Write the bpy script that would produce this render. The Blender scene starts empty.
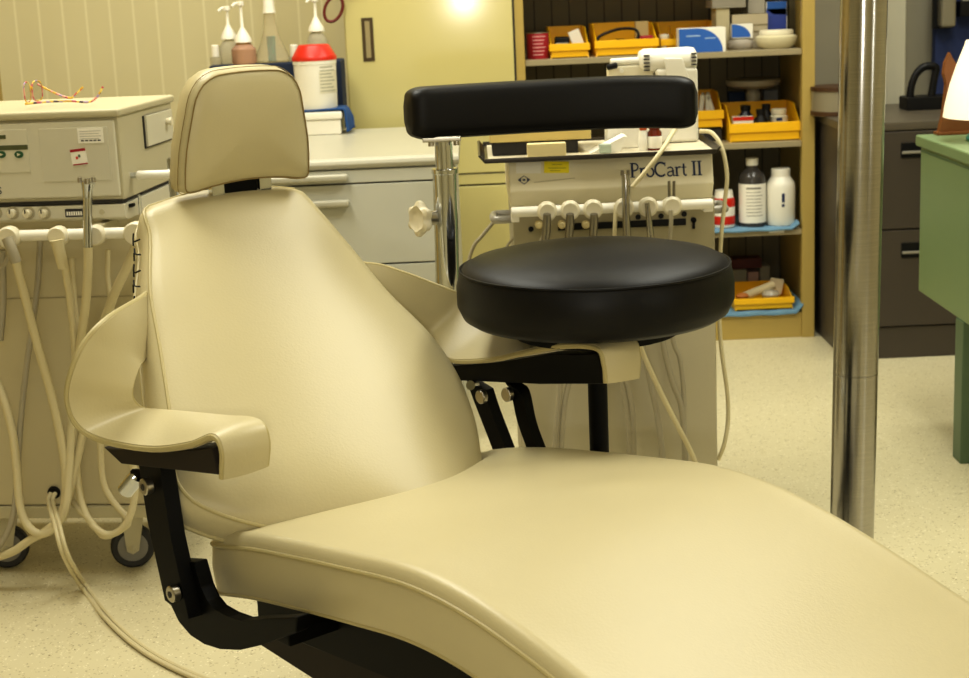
import bpy, bmesh, math, random
from mathutils import Vector, Matrix
random.seed(7)
sc = bpy.context.scene
COL = sc.collection
PI = math.pi

# ------------------------------------------------------------------ camera
F_PX, CAM_H = 1600.0, 1.15
PITCH = math.atan(359/1600.0); ROLL = 0.044
_f = Vector((0, math.cos(PITCH), -math.sin(PITCH))); _r = Vector((1, 0, 0)); _u = _r.cross(_f)
CR = _r*math.cos(ROLL) - _u*math.sin(ROLL); CU = _u*math.cos(ROLL) + _r*math.sin(ROLL)
CC = Vector((0, 0, CAM_H))
def ray(px, py): return _f + CR*((px-484.5)/F_PX) - CU*((py-339)/F_PX)
def aty(px, py, Y): v = ray(px, py); return CC + v*(Y/v.y)
def atz(px, py, z): v = ray(px, py); return CC + v*((z-CAM_H)/v.z)
cam = bpy.data.cameras.new('camera'); cam.sensor_width = 36; cam.lens = 36*F_PX/969
co = bpy.data.objects.new('camera', cam); COL.objects.link(co)
m = Matrix((CR, CU, -_f)).transposed().to_4x4(); m.translation = CC; co.matrix_world = m
cam.dof.use_dof = True; cam.dof.focus_distance = 2.3; cam.dof.aperture_fstop = 11
cam.clip_start = 0.02
sc.camera = co

# ------------------------------------------------------------------ materials
def lin(h):
    h = h.lstrip('#'); c = [int(h[i:i+2], 16)/255 for i in (0, 2, 4)]
    return tuple(x/12.92 if x <= .04045 else ((x+.055)/1.055)**2.4 for x in c)+(1,)
MATS = {}
def mat(name, col, rough=.5, metal=0, var=.06, scale=8, bump=0, bscale=200, **kw):
    if name in MATS: return MATS[name]
    m = bpy.data.materials.new(name); m.use_nodes = True; nt = m.node_tree
    b = nt.nodes['Principled BSDF']; b.inputs['Roughness'].default_value = rough; b.inputs['Metallic'].default_value = metal
    tc = nt.nodes.new('ShaderNodeTexCoord')
    n = nt.nodes.new('ShaderNodeTexNoise'); n.inputs['Scale'].default_value = scale; n.inputs['Detail'].default_value = 4
    nt.links.new(tc.outputs['Object'], n.inputs['Vector'])
    mx = nt.nodes.new('ShaderNodeMix'); mx.data_type = 'RGBA'
    c = lin(col)
    mx.inputs[6].default_value = tuple(x*(1-var) for x in c[:3])+(1,)
    mx.inputs[7].default_value = tuple(min(1, x*(1+var)) for x in c[:3])+(1,)
    nt.links.new(n.outputs['Fac'], mx.inputs[0]); nt.links.new(mx.outputs[2], b.inputs['Base Color'])
    if bump:
        n2 = nt.nodes.new('ShaderNodeTexNoise'); n2.inputs['Scale'].default_value = bscale; n2.inputs['Detail'].default_value = 3
        nt.links.new(tc.outputs['Object'], n2.inputs['Vector'])
        bp = nt.nodes.new('ShaderNodeBump'); bp.inputs['Strength'].default_value = bump; bp.inputs['Distance'].default_value = .002
        nt.links.new(n2.outputs['Fac'], bp.inputs['Height']); nt.links.new(bp.outputs[0], b.inputs['Normal'])
    for k, v in kw.items(): b.inputs[k.replace('_', ' ')].default_value = v
    MATS[name] = m; return m
def nodes(m): return m.node_tree, m.node_tree.nodes['Principled BSDF']
def ramp(nt, stops, fac, interp='LINEAR'):
    r = nt.nodes.new('ShaderNodeValToRGB'); r.color_ramp.interpolation = interp
    while len(r.color_ramp.elements) < len(stops): r.color_ramp.elements.new(.5)
    for e, (p, c) in zip(r.color_ramp.elements, stops): e.position = p; e.color = lin(c)
    nt.links.new(fac, r.inputs[0]); return r

def floor_mat():
    m = mat('vinyl_floor', '#D3CAA8', .38, var=.05, scale=3); nt, b = nodes(m)
    base = b.inputs['Base Color'].links[0].from_socket
    tc = nt.nodes.new('ShaderNodeTexCoord')
    out = base
    for sc_, thr, col in ((135, .30, '#B3A67E'), (100, .20, '#8A7A54'), (150, .28, '#EFE8CE')):
        v = nt.nodes.new('ShaderNodeTexVoronoi'); v.inputs['Scale'].default_value = sc_
        mp = nt.nodes.new('ShaderNodeMapping'); mp.inputs['Location'].default_value = (sc_*.37, sc_*.11, 0)
        nt.links.new(tc.outputs['Object'], mp.inputs[0]); nt.links.new(mp.outputs[0], v.inputs['Vector'])
        lt = nt.nodes.new('ShaderNodeMath'); lt.operation = 'LESS_THAN'; lt.inputs[1].default_value = thr
        nt.links.new(v.outputs['Distance'], lt.inputs[0])
        ns = nt.nodes.new('ShaderNodeTexNoise'); ns.inputs['Scale'].default_value = sc_*.35
        nt.links.new(mp.outputs[0], ns.inputs['Vector'])
        gt = nt.nodes.new('ShaderNodeMath'); gt.operation = 'GREATER_THAN'; gt.inputs[1].default_value = .53
        nt.links.new(ns.outputs['Fac'], gt.inputs[0])
        mu = nt.nodes.new('ShaderNodeMath'); mu.operation = 'MULTIPLY'
        nt.links.new(lt.outputs[0], mu.inputs[0]); nt.links.new(gt.outputs[0], mu.inputs[1])
        m2 = nt.nodes.new('ShaderNodeMath'); m2.operation = 'MULTIPLY'; m2.inputs[1].default_value = .75
        nt.links.new(mu.outputs[0], m2.inputs[0])
        mx = nt.nodes.new('ShaderNodeMix'); mx.data_type = 'RGBA'
        nt.links.new(m2.outputs[0], mx.inputs[0]); nt.links.new(out, mx.inputs[6]); mx.inputs[7].default_value = lin(col)
        out = mx.outputs[2]
    nt.links.new(out, b.inputs['Base Color']); return m
def stripe_mat(name, base, line, period, frac, axis='X', rough=.6, off=0.0):
    m = mat(name, base, rough, var=.04, scale=2); nt, b = nodes(m)
    src = b.inputs['Base Color'].links[0].from_socket
    tc = nt.nodes.new('ShaderNodeTexCoord'); sp = nt.nodes.new('ShaderNodeSeparateXYZ')
    nt.links.new(tc.outputs['Object'], sp.inputs[0])
    ad = nt.nodes.new('ShaderNodeMath'); ad.operation = 'ADD'; ad.inputs[1].default_value = 50+off; nt.links.new(sp.outputs[axis], ad.inputs[0])
    md = nt.nodes.new('ShaderNodeMath'); md.operation = 'MODULO'; md.inputs[1].default_value = period; nt.links.new(ad.outputs[0], md.inputs[0])
    lt = nt.nodes.new('ShaderNodeMath'); lt.operation = 'LESS_THAN'; lt.inputs[1].default_value = period*frac; nt.links.new(md.outputs[0], lt.inputs[0])
    mx = nt.nodes.new('ShaderNodeMix'); mx.data_type = 'RGBA'; nt.links.new(lt.outputs[0], mx.inputs[0]); nt.links.new(src, mx.inputs[6]); mx.inputs[7].default_value = lin(line)
    nt.links.new(mx.outputs[2], b.inputs['Base Color']); return m
def speckle_mat(name, stops, scale, rough=.4):
    m = mat(name, stops[0][1], rough); nt, b = nodes(m)
    tc = nt.nodes.new('ShaderNodeTexCoord'); v = nt.nodes.new('ShaderNodeTexVoronoi'); v.inputs['Scale'].default_value = scale
    nt.links.new(tc.outputs['Object'], v.inputs['Vector']); sp = nt.nodes.new('ShaderNodeSeparateColor'); nt.links.new(v.outputs['Color'], sp.inputs[0])
    r = ramp(nt, stops, sp.outputs[0], 'CONSTANT'); nt.links.new(r.outputs[0], b.inputs['Base Color']); return m
def glass_mat(name, col, rough=.05, trans=1.0, alpha=1):
    return mat(name, col, rough, var=.02, Transmission_Weight=trans, IOR=1.2, Alpha=alpha)
def brushed():
    m = mat('brushed_steel', '#B5ADA0', .3, 1, var=.05); nt, b = nodes(m)
    tc = nt.nodes.new('ShaderNodeTexCoord'); mp = nt.nodes.new('ShaderNodeMapping'); mp.inputs['Scale'].default_value = (6, 6, 400)
    n = nt.nodes.new('ShaderNodeTexNoise'); n.inputs['Scale'].default_value = 3; n.inputs['Detail'].default_value = 5
    nt.links.new(tc.outputs['Object'], mp.inputs[0]); nt.links.new(mp.outputs[0], n.inputs['Vector'])
    r = ramp(nt, [(.3, '#ACAAA6'), (.75, '#BEBCB8')], n.outputs['Fac']); nt.links.new(r.outputs[0], b.inputs['Base Color'])
    mr = nt.nodes.new('ShaderNodeMapRange'); mr.inputs[3].default_value = .16; mr.inputs[4].default_value = .24
    nt.links.new(n.outputs['Fac'], mr.inputs[0]); nt.links.new(mr.outputs[0], b.inputs['Roughness'])
    return m

VIN = mat('cream_vinyl', '#C8BD97', .4, var=.05, scale=5, bump=.12, bscale=260)
VIND = mat('cream_vinyl_piping', '#BAAD7E', .45, var=.04)
SEAM = mat('seam_thread', '#8E7A4C', .7)
BLKV = mat('black_vinyl', '#0B0908', .44, Specular_IOR_Level=.28, var=.15, scale=6, bump=.1, bscale=320)
BLKM = mat('black_enamel', '#040404', .5, Specular_IOR_Level=.16, var=.1)
BLKP = mat('black_plastic', '#0C0B0B', .45, Specular_IOR_Level=.3)
BRWN = mat('dark_brown_enamel', '#2A231C', .55, Specular_IOR_Level=.2)
CHR = mat('chrome', '#D6DAE2', .09, 1, var=.02)
ZINC = mat('zinc_bolt', '#B9B4A8', .3, 1)
STEEL = brushed()
CARTB = mat('beige_cart_enamel', '#BFB799', .42, var=.03, scale=3)
CARTP = mat('pale_cart_panel', '#CFCAB6', .45, var=.02)
CARTL = mat('cart_lower_panel', '#C7BD9C', .5, var=.04, scale=3)
WHT = mat('white_plastic', '#E9E5D8', .35, var=.03)
WHTC = mat('ivory_plastic', '#DDD5BC', .4, var=.03)
HOSE = mat('ivory_hose', '#D2C7A2', .45, var=.05)
HOSEG = mat('grey_hose', '#A8A08A', .45, var=.05)
GREYC = mat('pale_grey_enamel', '#C2C1B4', .4, var=.03)
GREYT = mat('pale_grey_worktop', '#B7B3A2', .35, var=.03)
GREYD = mat('grey_enamel', '#8F8A7D', .45)
YCUP = mat('mustard_cream_enamel', '#CCC184', .3, var=.03, scale=3, Coat_Weight=.8, Coat_Roughness=.11)
YCUPD = mat('mustard_cream_edge', '#B39C58', .45, var=.05)
SHELF = mat('grey_shelf_enamel', '#A09476', .4, var=.05)
YBIN = mat('yellow_bin_plastic', '#F2BE18', .38, var=.04)
RED = mat('red_plastic', '#C92A17', .35)
REDC = mat('red_paper', '#A01E2C', .4)
BLUE = mat('blue_print', '#2F66B8', .45, var=.1)
BLUEC = mat('blue_cloth', '#6E93AC', .85, var=.12, scale=30)
NAVY = mat('navy_cloth', '#15243F', .8)
BTOW = mat('royal_blue_towel', '#1F4C86', .85, var=.15, scale=25)
PAPER = mat('white_paper', '#ECE8DC', .7)
CREAM = mat('cream_card', '#DFCF9C', .65)
TAN = mat('tan_card', '#BCA878', .7)
DARK = mat('dark_grey', '#2C2926', .6)
INK = mat('dark_ink', '#1E2233', .6)
BLUEINK = mat('navy_lettering', '#1B2A55', .5)
GRN = mat('sage_green_enamel', '#7C9068', .4, var=.04)
GRND = mat('green_leg_enamel', '#566B4E', .45)
FILEC = mat('dark_brown_grey_enamel', '#4A4238', .45, var=.06)
AMBER = mat('amber_glass', '#6B2410', .15)
PINK = mat('pink_card', '#C9A39A', .7)
MAROON = mat('maroon_box', '#5C2522', .6)
WOOD = mat('orange_brown_wood', '#7A4A20', .45, var=.25, scale=14)
SHADE = mat('white_shade', '#F6EFDD', .5, Emission_Color=lin('#FFF0D0'), Emission_Strength=.35)
TEAL = mat('teal_plastic', '#3D8A84', .4)
RUBB = mat('grey_black_rubber', '#2E2D2B', .6)
HUB = mat('grey_wheel_hub', '#8B8880', .5)
YSTK = mat('yellow_sticker', '#F4E21C', .6)
GREENB = mat('green_button', '#2E5A3C', .4)
CLEAR = glass_mat('clear_plastic', '#F2F0E6', .08)
FROST = mat('frosted_plastic', '#E4E0D0', .3, var=.02, Transmission_Weight=.7, IOR=1.1)
ROSE = mat('rose_liquid', '#DBB49C', .2, Transmission_Weight=.6, IOR=1.15)
GREENL = mat('green_liquid', '#2F7A68', .2, Transmission_Weight=.3)
CABLER = mat('dark_red_rubber', '#6B2018', .45)
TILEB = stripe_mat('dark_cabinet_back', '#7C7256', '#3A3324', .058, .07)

# ------------------------------------------------------------------ mesh tools
class M:
    def __init__(s): s.bm = bmesh.new(); s.flat = False
    def _new(s, vs, mx):
        if mx is not None: bmesh.ops.transform(s.bm, matrix=mx, verts=vs)
    def box(s, a, b, bev=0, seg=2, mx=None):
        s.flat = True
        x0, y0, z0 = (min(p, q) for p, q in zip(a, b)); x1, y1, z1 = (max(p, q) for p, q in zip(a, b))
        vs = [s.bm.verts.new(p) for p in ((x0,y0,z0),(x1,y0,z0),(x1,y1,z0),(x0,y1,z0),(x0,y0,z1),(x1,y0,z1),(x1,y1,z1),(x0,y1,z1))]
        fs = [s.bm.faces.new([vs[i] for i in f]) for f in ((3,2,1,0),(4,5,6,7),(0,1,5,4),(1,2,6,5),(2,3,7,6),(3,0,4,7))]
        if bev:
            es = {e for f in fs for e in f.edges}
            r = bmesh.ops.bevel(s.bm, geom=list(es), offset=bev, segments=seg, affect='EDGES', profile=.5)
            vs = list({v for f in r['faces'] for v in f.verts} | {v for v in vs if v.is_valid})
        s._new(vs, mx); return s
    def loft(s, rings, cap=True, closed=True, mx=None, loop=False):
        rv = [[s.bm.verts.new(p) for p in r] for r in rings]
        n = len(rv[0]); k = n if closed else n-1
        pairs = list(zip(rv[:-1], rv[1:]))
        if loop: pairs.append((rv[-1], rv[0]))
        for a, b in pairs:
            for i in range(k):
                j = (i+1) % n
                try: s.bm.faces.new((a[i], a[j], b[j], b[i]))
                except ValueError: pass
        if cap and closed and not loop:
            s.bm.faces.new(list(reversed(rv[0]))); s.bm.faces.new(rv[-1])
        s._new([v for r in rv for v in r], mx); return s
    def prism(s, poly, axis, a, b, bev=0, mx=None):
        s.flat = True
        def put(p, c):
            q = list(p); q.insert(axis, c); return q
        v0 = [s.bm.verts.new(put(p, a)) for p in poly]; v1 = [s.bm.verts.new(put(p, b)) for p in poly]
        fs = [s.bm.faces.new(v0), s.bm.faces.new(list(reversed(v1)))]
        n = len(poly)
        for i in range(n):
            j = (i+1) % n; fs.append(s.bm.faces.new((v0[j], v0[i], v1[i], v1[j])))
        vs = v0+v1
        if bev:
            es = {e for f in fs for e in f.edges}
            r = bmesh.ops.bevel(s.bm, geom=list(es), offset=bev, segments=2, affect='EDGES', profile=.5)
            vs = list({v for f in r['faces'] for v in f.verts} | {v for v in vs if v.is_valid})
        s._new(vs, mx); return s
    def lathe(s, prof, c=(0,0,0), n=24, sx=1, sy=1, mx=None):
        rings = [[(c[0]+r*sx*math.cos(2*PI*i/n), c[1]+r*sy*math.sin(2*PI*i/n), c[2]+z) for i in range(n)] for r, z in prof]
        return s.loft(rings, mx=mx)
    def cyl(s, a, b, r, n=20, r2=None, bev=0):
        a = Vector(a); b = Vector(b); d = (b-a); L = d.length; d.normalize()
        x = d.orthogonal().normalized(); y = d.cross(x); r2 = r if r2 is None else r2
        def ring(p, q): return [p+x*q*math.cos(2*PI*i/n)+y*q*math.sin(2*PI*i/n) for i in range(n)]
        if bev: return s.loft([ring(a, r-bev), ring(a+d*bev, r), ring(b-d*bev, r2), ring(b, r2-bev)])
        return s.loft([ring(a, r), ring(b, r2)])
    def tube(s, pts, r, n=10, smooth=6, cap=True, closed=False):
        P = catmull(pts, smooth, closed) if smooth else [Vector(p) for p in pts]
        rs = r if isinstance(r, (list, tuple)) else None
        rings = []; up = None; N = len(P)
        for i, p in enumerate(P):
            a = P[(i-1) % N] if (closed or i) else P[i]; b = P[(i+1) % N] if (closed or i < N-1) else P[i]
            t = (b-a); t = t.normalized() if t.length > 1e-9 else Vector((0,0,1))
            if up is None: up = t.orthogonal().normalized()
            up = (up - t*up.dot(t)); up = up.normalized() if up.length > 1e-6 else t.orthogonal().normalized()
            w = t.cross(up)
            if rs: f = i/(N-1)*(len(rs)-1); k = min(int(f), len(rs)-2); q = rs[k]+(rs[k+1]-rs[k])*(f-k)
            else: q = r
            rings.append([p+up*q*math.cos(2*PI*j/n)+w*q*math.sin(2*PI*j/n) for j in range(n)])
        return s.loft(rings, cap=cap, loop=closed)
    def ribbon(s, pts, wdir, w, th, smooth=4):
        """flat strip along pts: width w along wdir, thickness th across"""
        P = catmull(pts, smooth) if smooth else [Vector(p) for p in pts]
        wd = Vector(wdir).normalized(); rings = []
        for i, p in enumerate(P):
            t = (P[min(i+1, len(P)-1)]-P[max(i-1, 0)]).normalized(); nn = t.cross(wd).normalized()
            rings.append([p+wd*w/2+nn*th/2, p-wd*w/2+nn*th/2, p-wd*w/2-nn*th/2, p+wd*w/2-nn*th/2])
        return s.loft(rings)
    def sphere(s, c, r, n=16, sz=1):
        return s.lathe([(max(1e-4, r*math.sin(PI*i/10)), -r*sz*math.cos(PI*i/10)) for i in range(11)], c, n)
    def build(s, name, ma, parent=None, sharp=40, sub=0, loc=None, rz=0):
        bmesh.ops.recalc_face_normals(s.bm, faces=s.bm.faces)
        me = bpy.data.meshes.new(name)
        if loc is not None:
            bmesh.ops.transform(s.bm, matrix=Matrix.Rotation(-rz, 4, 'Z') @ Matrix.Translation(-Vector(loc)), verts=s.bm.verts)
        s.bm.to_mesh(me); s.bm.free()
        for p in me.polygons: p.use_smooth = True
        if sharp: me.set_sharp_from_angle(angle=math.radians(sharp))
        me.materials.append(ma)
        o = bpy.data.objects.new(name, me); COL.objects.link(o)
        if loc is not None: o.location = loc; o.rotation_euler.z = rz
        if parent: o.parent = parent
        if s.flat:
            wn = o.modifiers.new('weighted_normals', 'WEIGHTED_NORMAL'); wn.keep_sharp = True; wn.weight = 80
        if sub:
            md = o.modifiers.new('subsurf', 'SUBSURF'); md.levels = sub; md.render_levels = sub
        return o
def catmull(pts, k=6, closed=False):
    P = [Vector(p) for p in pts]; n = len(P); out = []
    rng = range(n if closed else n-1)
    for i in rng:
        p0 = P[(i-1) % n] if (closed or i) else P[0]*2-P[1]; p1 = P[i]; p2 = P[(i+1) % n]
        p3 = P[(i+2) % n] if (closed or i+2 < n) else P[-1]*2-P[-2]
        for j in range(k):
            t = j/k
            out.append(.5*((2*p1)+(p2-p0)*t+(2*p0-5*p1+4*p2-p3)*t*t+(3*p1-p0-3*p2+p3)*t**3))
    if not closed: out.append(P[-1])
    return out
def lerp(tab, x):
    if x <= tab[0][0]: return tab[0][1]
    for (a, p), (b, q) in zip(tab[:-1], tab[1:]):
        if x <= b: return p+(q-p)*(x-a)/(b-a)
    return tab[-1][1]
def smooth_lerp(tab, x):
    """cubic interpolation through the table"""
    if x <= tab[0][0]: return tab[0][1]
    for i in range(len(tab)-1):
        a, p = tab[i]; b, q = tab[i+1]
        if x <= b:
            m0 = (q-tab[i-1][1])/(b-tab[i-1][0]) if i else (q-p)/(b-a)
            m1 = (tab[i+2][1]-p)/(tab[i+2][0]-a) if i+2 < len(tab) else (q-p)/(b-a)
            h = b-a; t = (x-a)/h
            return (2*t**3-3*t*t+1)*p+(t**3-2*t*t+t)*h*m0+(-2*t**3+3*t*t)*q+(t**3-t*t)*h*m1
    return tab[-1][1]
def thing(name, label, cat, loc=(0,0,0), rz=0, group=None):
    o = bpy.data.objects.new(name, None); COL.objects.link(o); o.location = loc; o.rotation_euler.z = rz
    o.empty_display_size = .05
    o['label'] = label; o['category'] = cat
    if group: o['group'] = group
    return o
def tag(o, label, cat, group=None):
    o['label'] = label; o['category'] = cat
    if group: o['group'] = group
    return o
def struct(o): o['kind'] = 'structure'; return o
class Frame:
    def __init__(s, loc, rz=0):
        s.loc = Vector(loc); s.rz = rz; s.R = Matrix.Rotation(-rz, 3, 'Z')
    def l(s, w): return s.R @ (Vector(w)-s.loc)
    def at(s, px, py, c, ax=1):
        """the local point seen at a pixel on the local plane axis=c"""
        o = s.l(CC); d = s.R @ ray(px, py); return o+d*((c-o[ax])/d[ax])
def letters(body, size, ma, parent, pos, name='lettering', rz=0, ext=.0004):
    cu = bpy.data.curves.new('tmp_text', 'FONT'); cu.body = body; cu.size = size; cu.extrude = ext; cu.align_x = 'CENTER'; cu.align_y = 'CENTER'
    t = bpy.data.objects.new('tmp_text', cu); COL.objects.link(t)
    bpy.context.view_layer.update()
    me = bpy.data.meshes.new_from_object(t.evaluated_get(bpy.context.evaluated_depsgraph_get()))
    bpy.data.objects.remove(t); bpy.data.curves.remove(cu)
    me.transform(Matrix.Translation(pos) @ Matrix.Rotation(rz, 4, 'Z') @ Matrix.Rotation(PI/2, 4, 'X'))
    me.materials.clear(); me.materials.append(ma)
    o = bpy.data.objects.new(name, me); COL.objects.link(o); o.parent = parent; return o

# ------------------------------------------------------------------ room
WY = 5.45
LWX = -1.585
struct(M().box((-3.4,-2.6,-.1),(3.4,6.4,0)).build('floor', floor_mat()))
struct(M().box((-3.4,-2.6,2.7),(3.4,6.4,2.8)).build('ceiling', mat('ceiling_white', '#E6E0CC', .8)))
WALLM = stripe_mat('grooved_panelling', '#D0C8A2', '#DDD6B4', .0785, .09, off=.03)  # pale stripes paint the highlights on the panelling ridges into the colour
struct(M().box((-3.4,WY,0),(1.09,WY+.1,2.7)).build('wall_back', WALLM))
struct(M().box((1.09,WY+.02,0),(3.3,WY+.12,2.7)).build('wall_alcove', mat('grey_wall_paint', '#A39C86', .7)))
struct(M().box((LWX-.12,2.6,0),(LWX,WY,2.7)).build('wall_left', mat('tan_wall_paint', '#B39A58', .6)))
struct(M().box((-3.4,-2.5,0),(-3.3,WY,2.7)).build('wall_side', mat('cream_wall_paint', '#CFC49C', .7)))
struct(M().box((3.2,-2.5,0),(3.3,WY+.1,2.7)).build('wall_right', mat('cream_wall_paint', '#CFC49C', .7)))
struct(M().box((-3.4,-2.6,0),(3.3,-2.5,2.7)).build('wall_front', mat('cream_wall_paint', '#CFC49C', .7)))
x0 = aty(884, 50, 5.3).x; x1 = aty(906, 50, 5.3).x
struct(M().box((x0-.04,5.30,0),(x1,WY+.03,2.7), .006).build('trim_1', mat('pale_grey_trim', '#BDB9A6', .6)))

# ------------------------------------------------------------------ steel pole
pa = aty(864, 0, 2.7); pb = aty(852, 520, 2.7); dv = (pb-pa)/(pa.z-pb.z)
p0 = pa+dv*pa.z; p1 = pa-dv*(2.7-pa.z); seam = aty(856, 372, 2.7)
mm = M(); R_ = .0385
def pp(z): return pa+dv*(pa.z-z)
zs = seam.z
mm.loft([[pp(z)+Vector((r*math.cos(2*PI*i/48), r*math.sin(2*PI*i/48), 0)) for i in range(48)] for z, r in ((0,R_),(zs-.0012,R_),(zs-.0006,R_-.0009),(zs+.0006,R_-.0009),(zs+.0012,R_),(2.7,R_))])
tag(mm.build('steel_pole', STEEL, loc=(p0.x,p0.y,0)), 'tall brushed stainless steel pole rising from the floor beside the chair', 'pole')

# ------------------------------------------------------------------ dental chair
CF = Frame((-.03, 2.069, 0), math.radians(40))
chair = thing('dental_chair', 'cream vinyl reclining dental chair with headrest and sling armrests', 'dental chair', CF.loc, CF.rz)
# local axes: x across (s), -y forward (t = -y)
def T(s, t, z): return Vector((s, -t, z))
# -- seat cushion
ZT = [(-.26,.422),(-.15,.445),(-.04,.461),(.08,.476),(.2,.488),(.30,.483),(.40,.463),(.5,.434),(.6,.402),(.8,.345),(1.05,.28),(1.3,.215)]
WH = [(-.26,.262),(-.245,.270),(-.22,.273),(-.18,.273),(.1,.273),(.4,.273),(.7,.266),(1.0,.245),(1.25,.22),(1.3,.2)]
SC = .011
def seat_top(s, t):
    w = smooth_lerp(WH, t); q = min(1, abs(s)/w)
    return smooth_lerp(ZT, t) + .008*(1-q*q)
TH = .088
rings = []; seamL = []; seamR = []; botL = []
ts = [-.26+i*(1.56)/62 for i in range(63)]
for t in ts:
    w = smooth_lerp(WH, t); zt = smooth_lerp(ZT, t); r = .018; ring = []
    th = TH
    # top from +s to -s
    N = 16
    for i in range(N+1):
        s = (w-r)*(1-2*i/N); ring.append(T(s, t, seat_top(s, t)))
    for a in (25, 50, 75):
        ring.append(T(-(w-r)-r*math.sin(math.radians(a)), t, zt-r+.003+r*math.cos(math.radians(a))))
    seamL.append(T(-w-.0005, t, zt-r))
    ring.append(T(-w-.003, t, zt-th*.6)); ring.append(T(-w+.001, t, zt-th)); ring.append(T(-w+.02, t, zt-th-.006))
    ring.append(T(w-.02, t, zt-th-.006)); ring.append(T(w-.001, t, zt-th)); ring.append(T(w+.003, t, zt-th*.6))
    seamR.append(T(w+.0005, t, zt-r)); botL.append(T(-w+.002, t, zt-th))
    for a in (75, 50, 25):
        ring.append(T((w-r)+r*math.sin(math.radians(a)), t, zt-r+.003+r*math.cos(math.radians(a))))
    rings.append(ring)
# rounded rear end
def shrink(ring, f, dt, dz):
    zs_ = [p.z for p in ring]; zm = (max(zs_)+min(zs_))/2
    return [Vector((p.x*f, p.y-dt, zm+(p.z-zm)*dz)) for p in ring]
rings = [shrink(rings[0], .955, -.012, .62), shrink(rings[0], .985, -.007, .86)] + rings
for seq_ in rings+[seamL, seamR, botL]:
    for p in seq_: p.x += SC
seat = M().loft(rings).build('seat_cushion', VIN, chair, sharp=60)
sm = M()
rear = [seamL[0]*1.0+Vector((.006,.004,0))]+[T(s, -.268, smooth_lerp(ZT,-.26)-.028) for s in (-.2,-.1,0,.1,.2)]+[seamR[0]+Vector((-.006,.004,0))]
sm.tube(list(reversed(seamL))+rear+seamR, .0032, 8, smooth=1)
sm.build('piping', VIND, seat)
M().tube(botL, .003, 6, smooth=1).build('piping', VIND, seat)
# -- backrest
BU = Vector((0, .46, .38)).normalized(); BN = Vector((0, -.38, .46)).normalized(); B0 = T(0, -.1, .46); BL = .618
WL = [(-.10,.06),(-.05,.10),(.0,.155),(.05,.205),(.10,.252),(.14,.280),(.18,.299),(.24,.304),(.37,.272),(.58,.228),(.74,.197),(.9,.152),(.97,.142),(1.0,.122)]
WR = [(-.10,.08),(-.05,.11),(0,.138),(.1,.175),(.2,.203),(.33,.221),(.46,.217),(.61,.19),(.74,.176),(.9,.155),(.97,.142),(1.0,.122)]
CRN = [(-.10,.05),(0,.054),(.15,.054),(.4,.045),(.7,.032),(1,.014)]
def back_pt(u, s, d): return B0+BU*(u*BL)+BN*d+Vector((s, 0, 0))
rings = []; pipL = []; pipR = []; shellL = []
us = [-.10+1.10*i/60 for i in range(61)]
for u in us:
    wl = smooth_lerp(WL, u); wr = smooth_lerp(WR, u); c = smooth_lerp(CRN, u); ring = []
    N = 20
    e = 0
    if u > .97: e = -(u-.97)/.03*.012
    for i in range(N+1):
        q = 1-2*i/N; s = q*(wr if q > 0 else wl)
        ring.append(back_pt(u, s, -c*(abs(q)**2.4)+e))
    pipL.append(back_pt(u, -wl-.001, -c+e-.001)); pipR.append(back_pt(u, wr+.001, -c+e-.001))
    sw = lerp([(0,.0),(.2,.012),(.45,.022),(.75,.014),(1,.0)], u)
    ring += [back_pt(u, -wl-.006-sw*.4, -c+e-.012), back_pt(u, -wl-sw, -c-.045), back_pt(u, -wl+.03, -c-.05)]
    shellL.append(back_pt(u, -wl-sw-.001, -c-.046))
    ring += [back_pt(u, wr-.03, -c-.05), back_pt(u, wr-.002, -c-.045), back_pt(u, wr+.006, -c+e-.012)]
    rings.append(ring)
def topshift(ring, k):
    cen = sum(ring, Vector())/len(ring); return [cen+(p-cen)*k+BU*((1-k)*.05) for p in ring]
rings += [topshift(rings[-1], .96), topshift(rings[-1], .88)]
back = M().loft(rings).build('backrest', VIN, chair, sharp=60)
M().tube(pipL+[back_pt(1.01, s, -.018) for s in (-.06, 0, .06)]+list(reversed(pipR))[:2], .0028, 8, smooth=1).build('piping', VIND, back)
M().tube(shellL, .003, 8, smooth=1).build('piping', VIND, back)
lm = M()
for i in range(7):
    u = .64+.045*i
    wl = smooth_lerp(WL, u); c = smooth_lerp(CRN, u)
    lm.tube([back_pt(u, -wl-.013, -c-.016), back_pt(u+.012, -wl-.017, -c-.027+.006*(i%2)), back_pt(u+.028, -wl-.014, -c-.020)], .0013, 6, 3)
    lm.tube([back_pt(u+.008, -wl-.0165, -c-.034), back_pt(u+.02, -wl-.016, -c-.024)], .0013, 6, 2)
lo = lm.build('lettering', BLKP, back); lo['label'] = 'black hand marks down the side of the backrest'
# -- headrest
HB = T(.027, -.538, .845); HT = T(.027, -.512, 1.026)
HU = (HT-HB).normalized(); HN = Vector((1,0,0)).cross(HU).normalized()
if HN.y > 0: HN = -HN
HL = (HT-HB).length
def head_outline(k, dome=0):
    pts = []
    # bottom edge right->left with a shallow arch, then left side, top, right side
    wb, wt = .117, .094
    poly = []
    for i in range(9):
        q = 1-2*i/8; poly.append((q*(wb-.018), .004+.010*(1-q*q)))
    poly += [(-wb+.004, .006), (-wb+.001, .022), (-wb+.004, .07), (-wt-.008, .125), (-wt-.002, .15), (-wt+.012, .172), (-wt+.032, .183)]
    for i in range(7):
        q = -1+2*i/6; poly.append((q*(wt-.045), .1855+.002*(1-q*q)))
    poly += [(wt-.032, .183), (wt-.012, .172), (wt+.002, .15), (wt+.008, .125), (wb-.004, .07), (wb-.001, .022), (wb-.004, .006)]
    cx, cz = 0, .095
    return [(cx+(x-cx)*(1-k/.11), cz+(z-cz)*(1-k/.095)) for x, z in poly]
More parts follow.
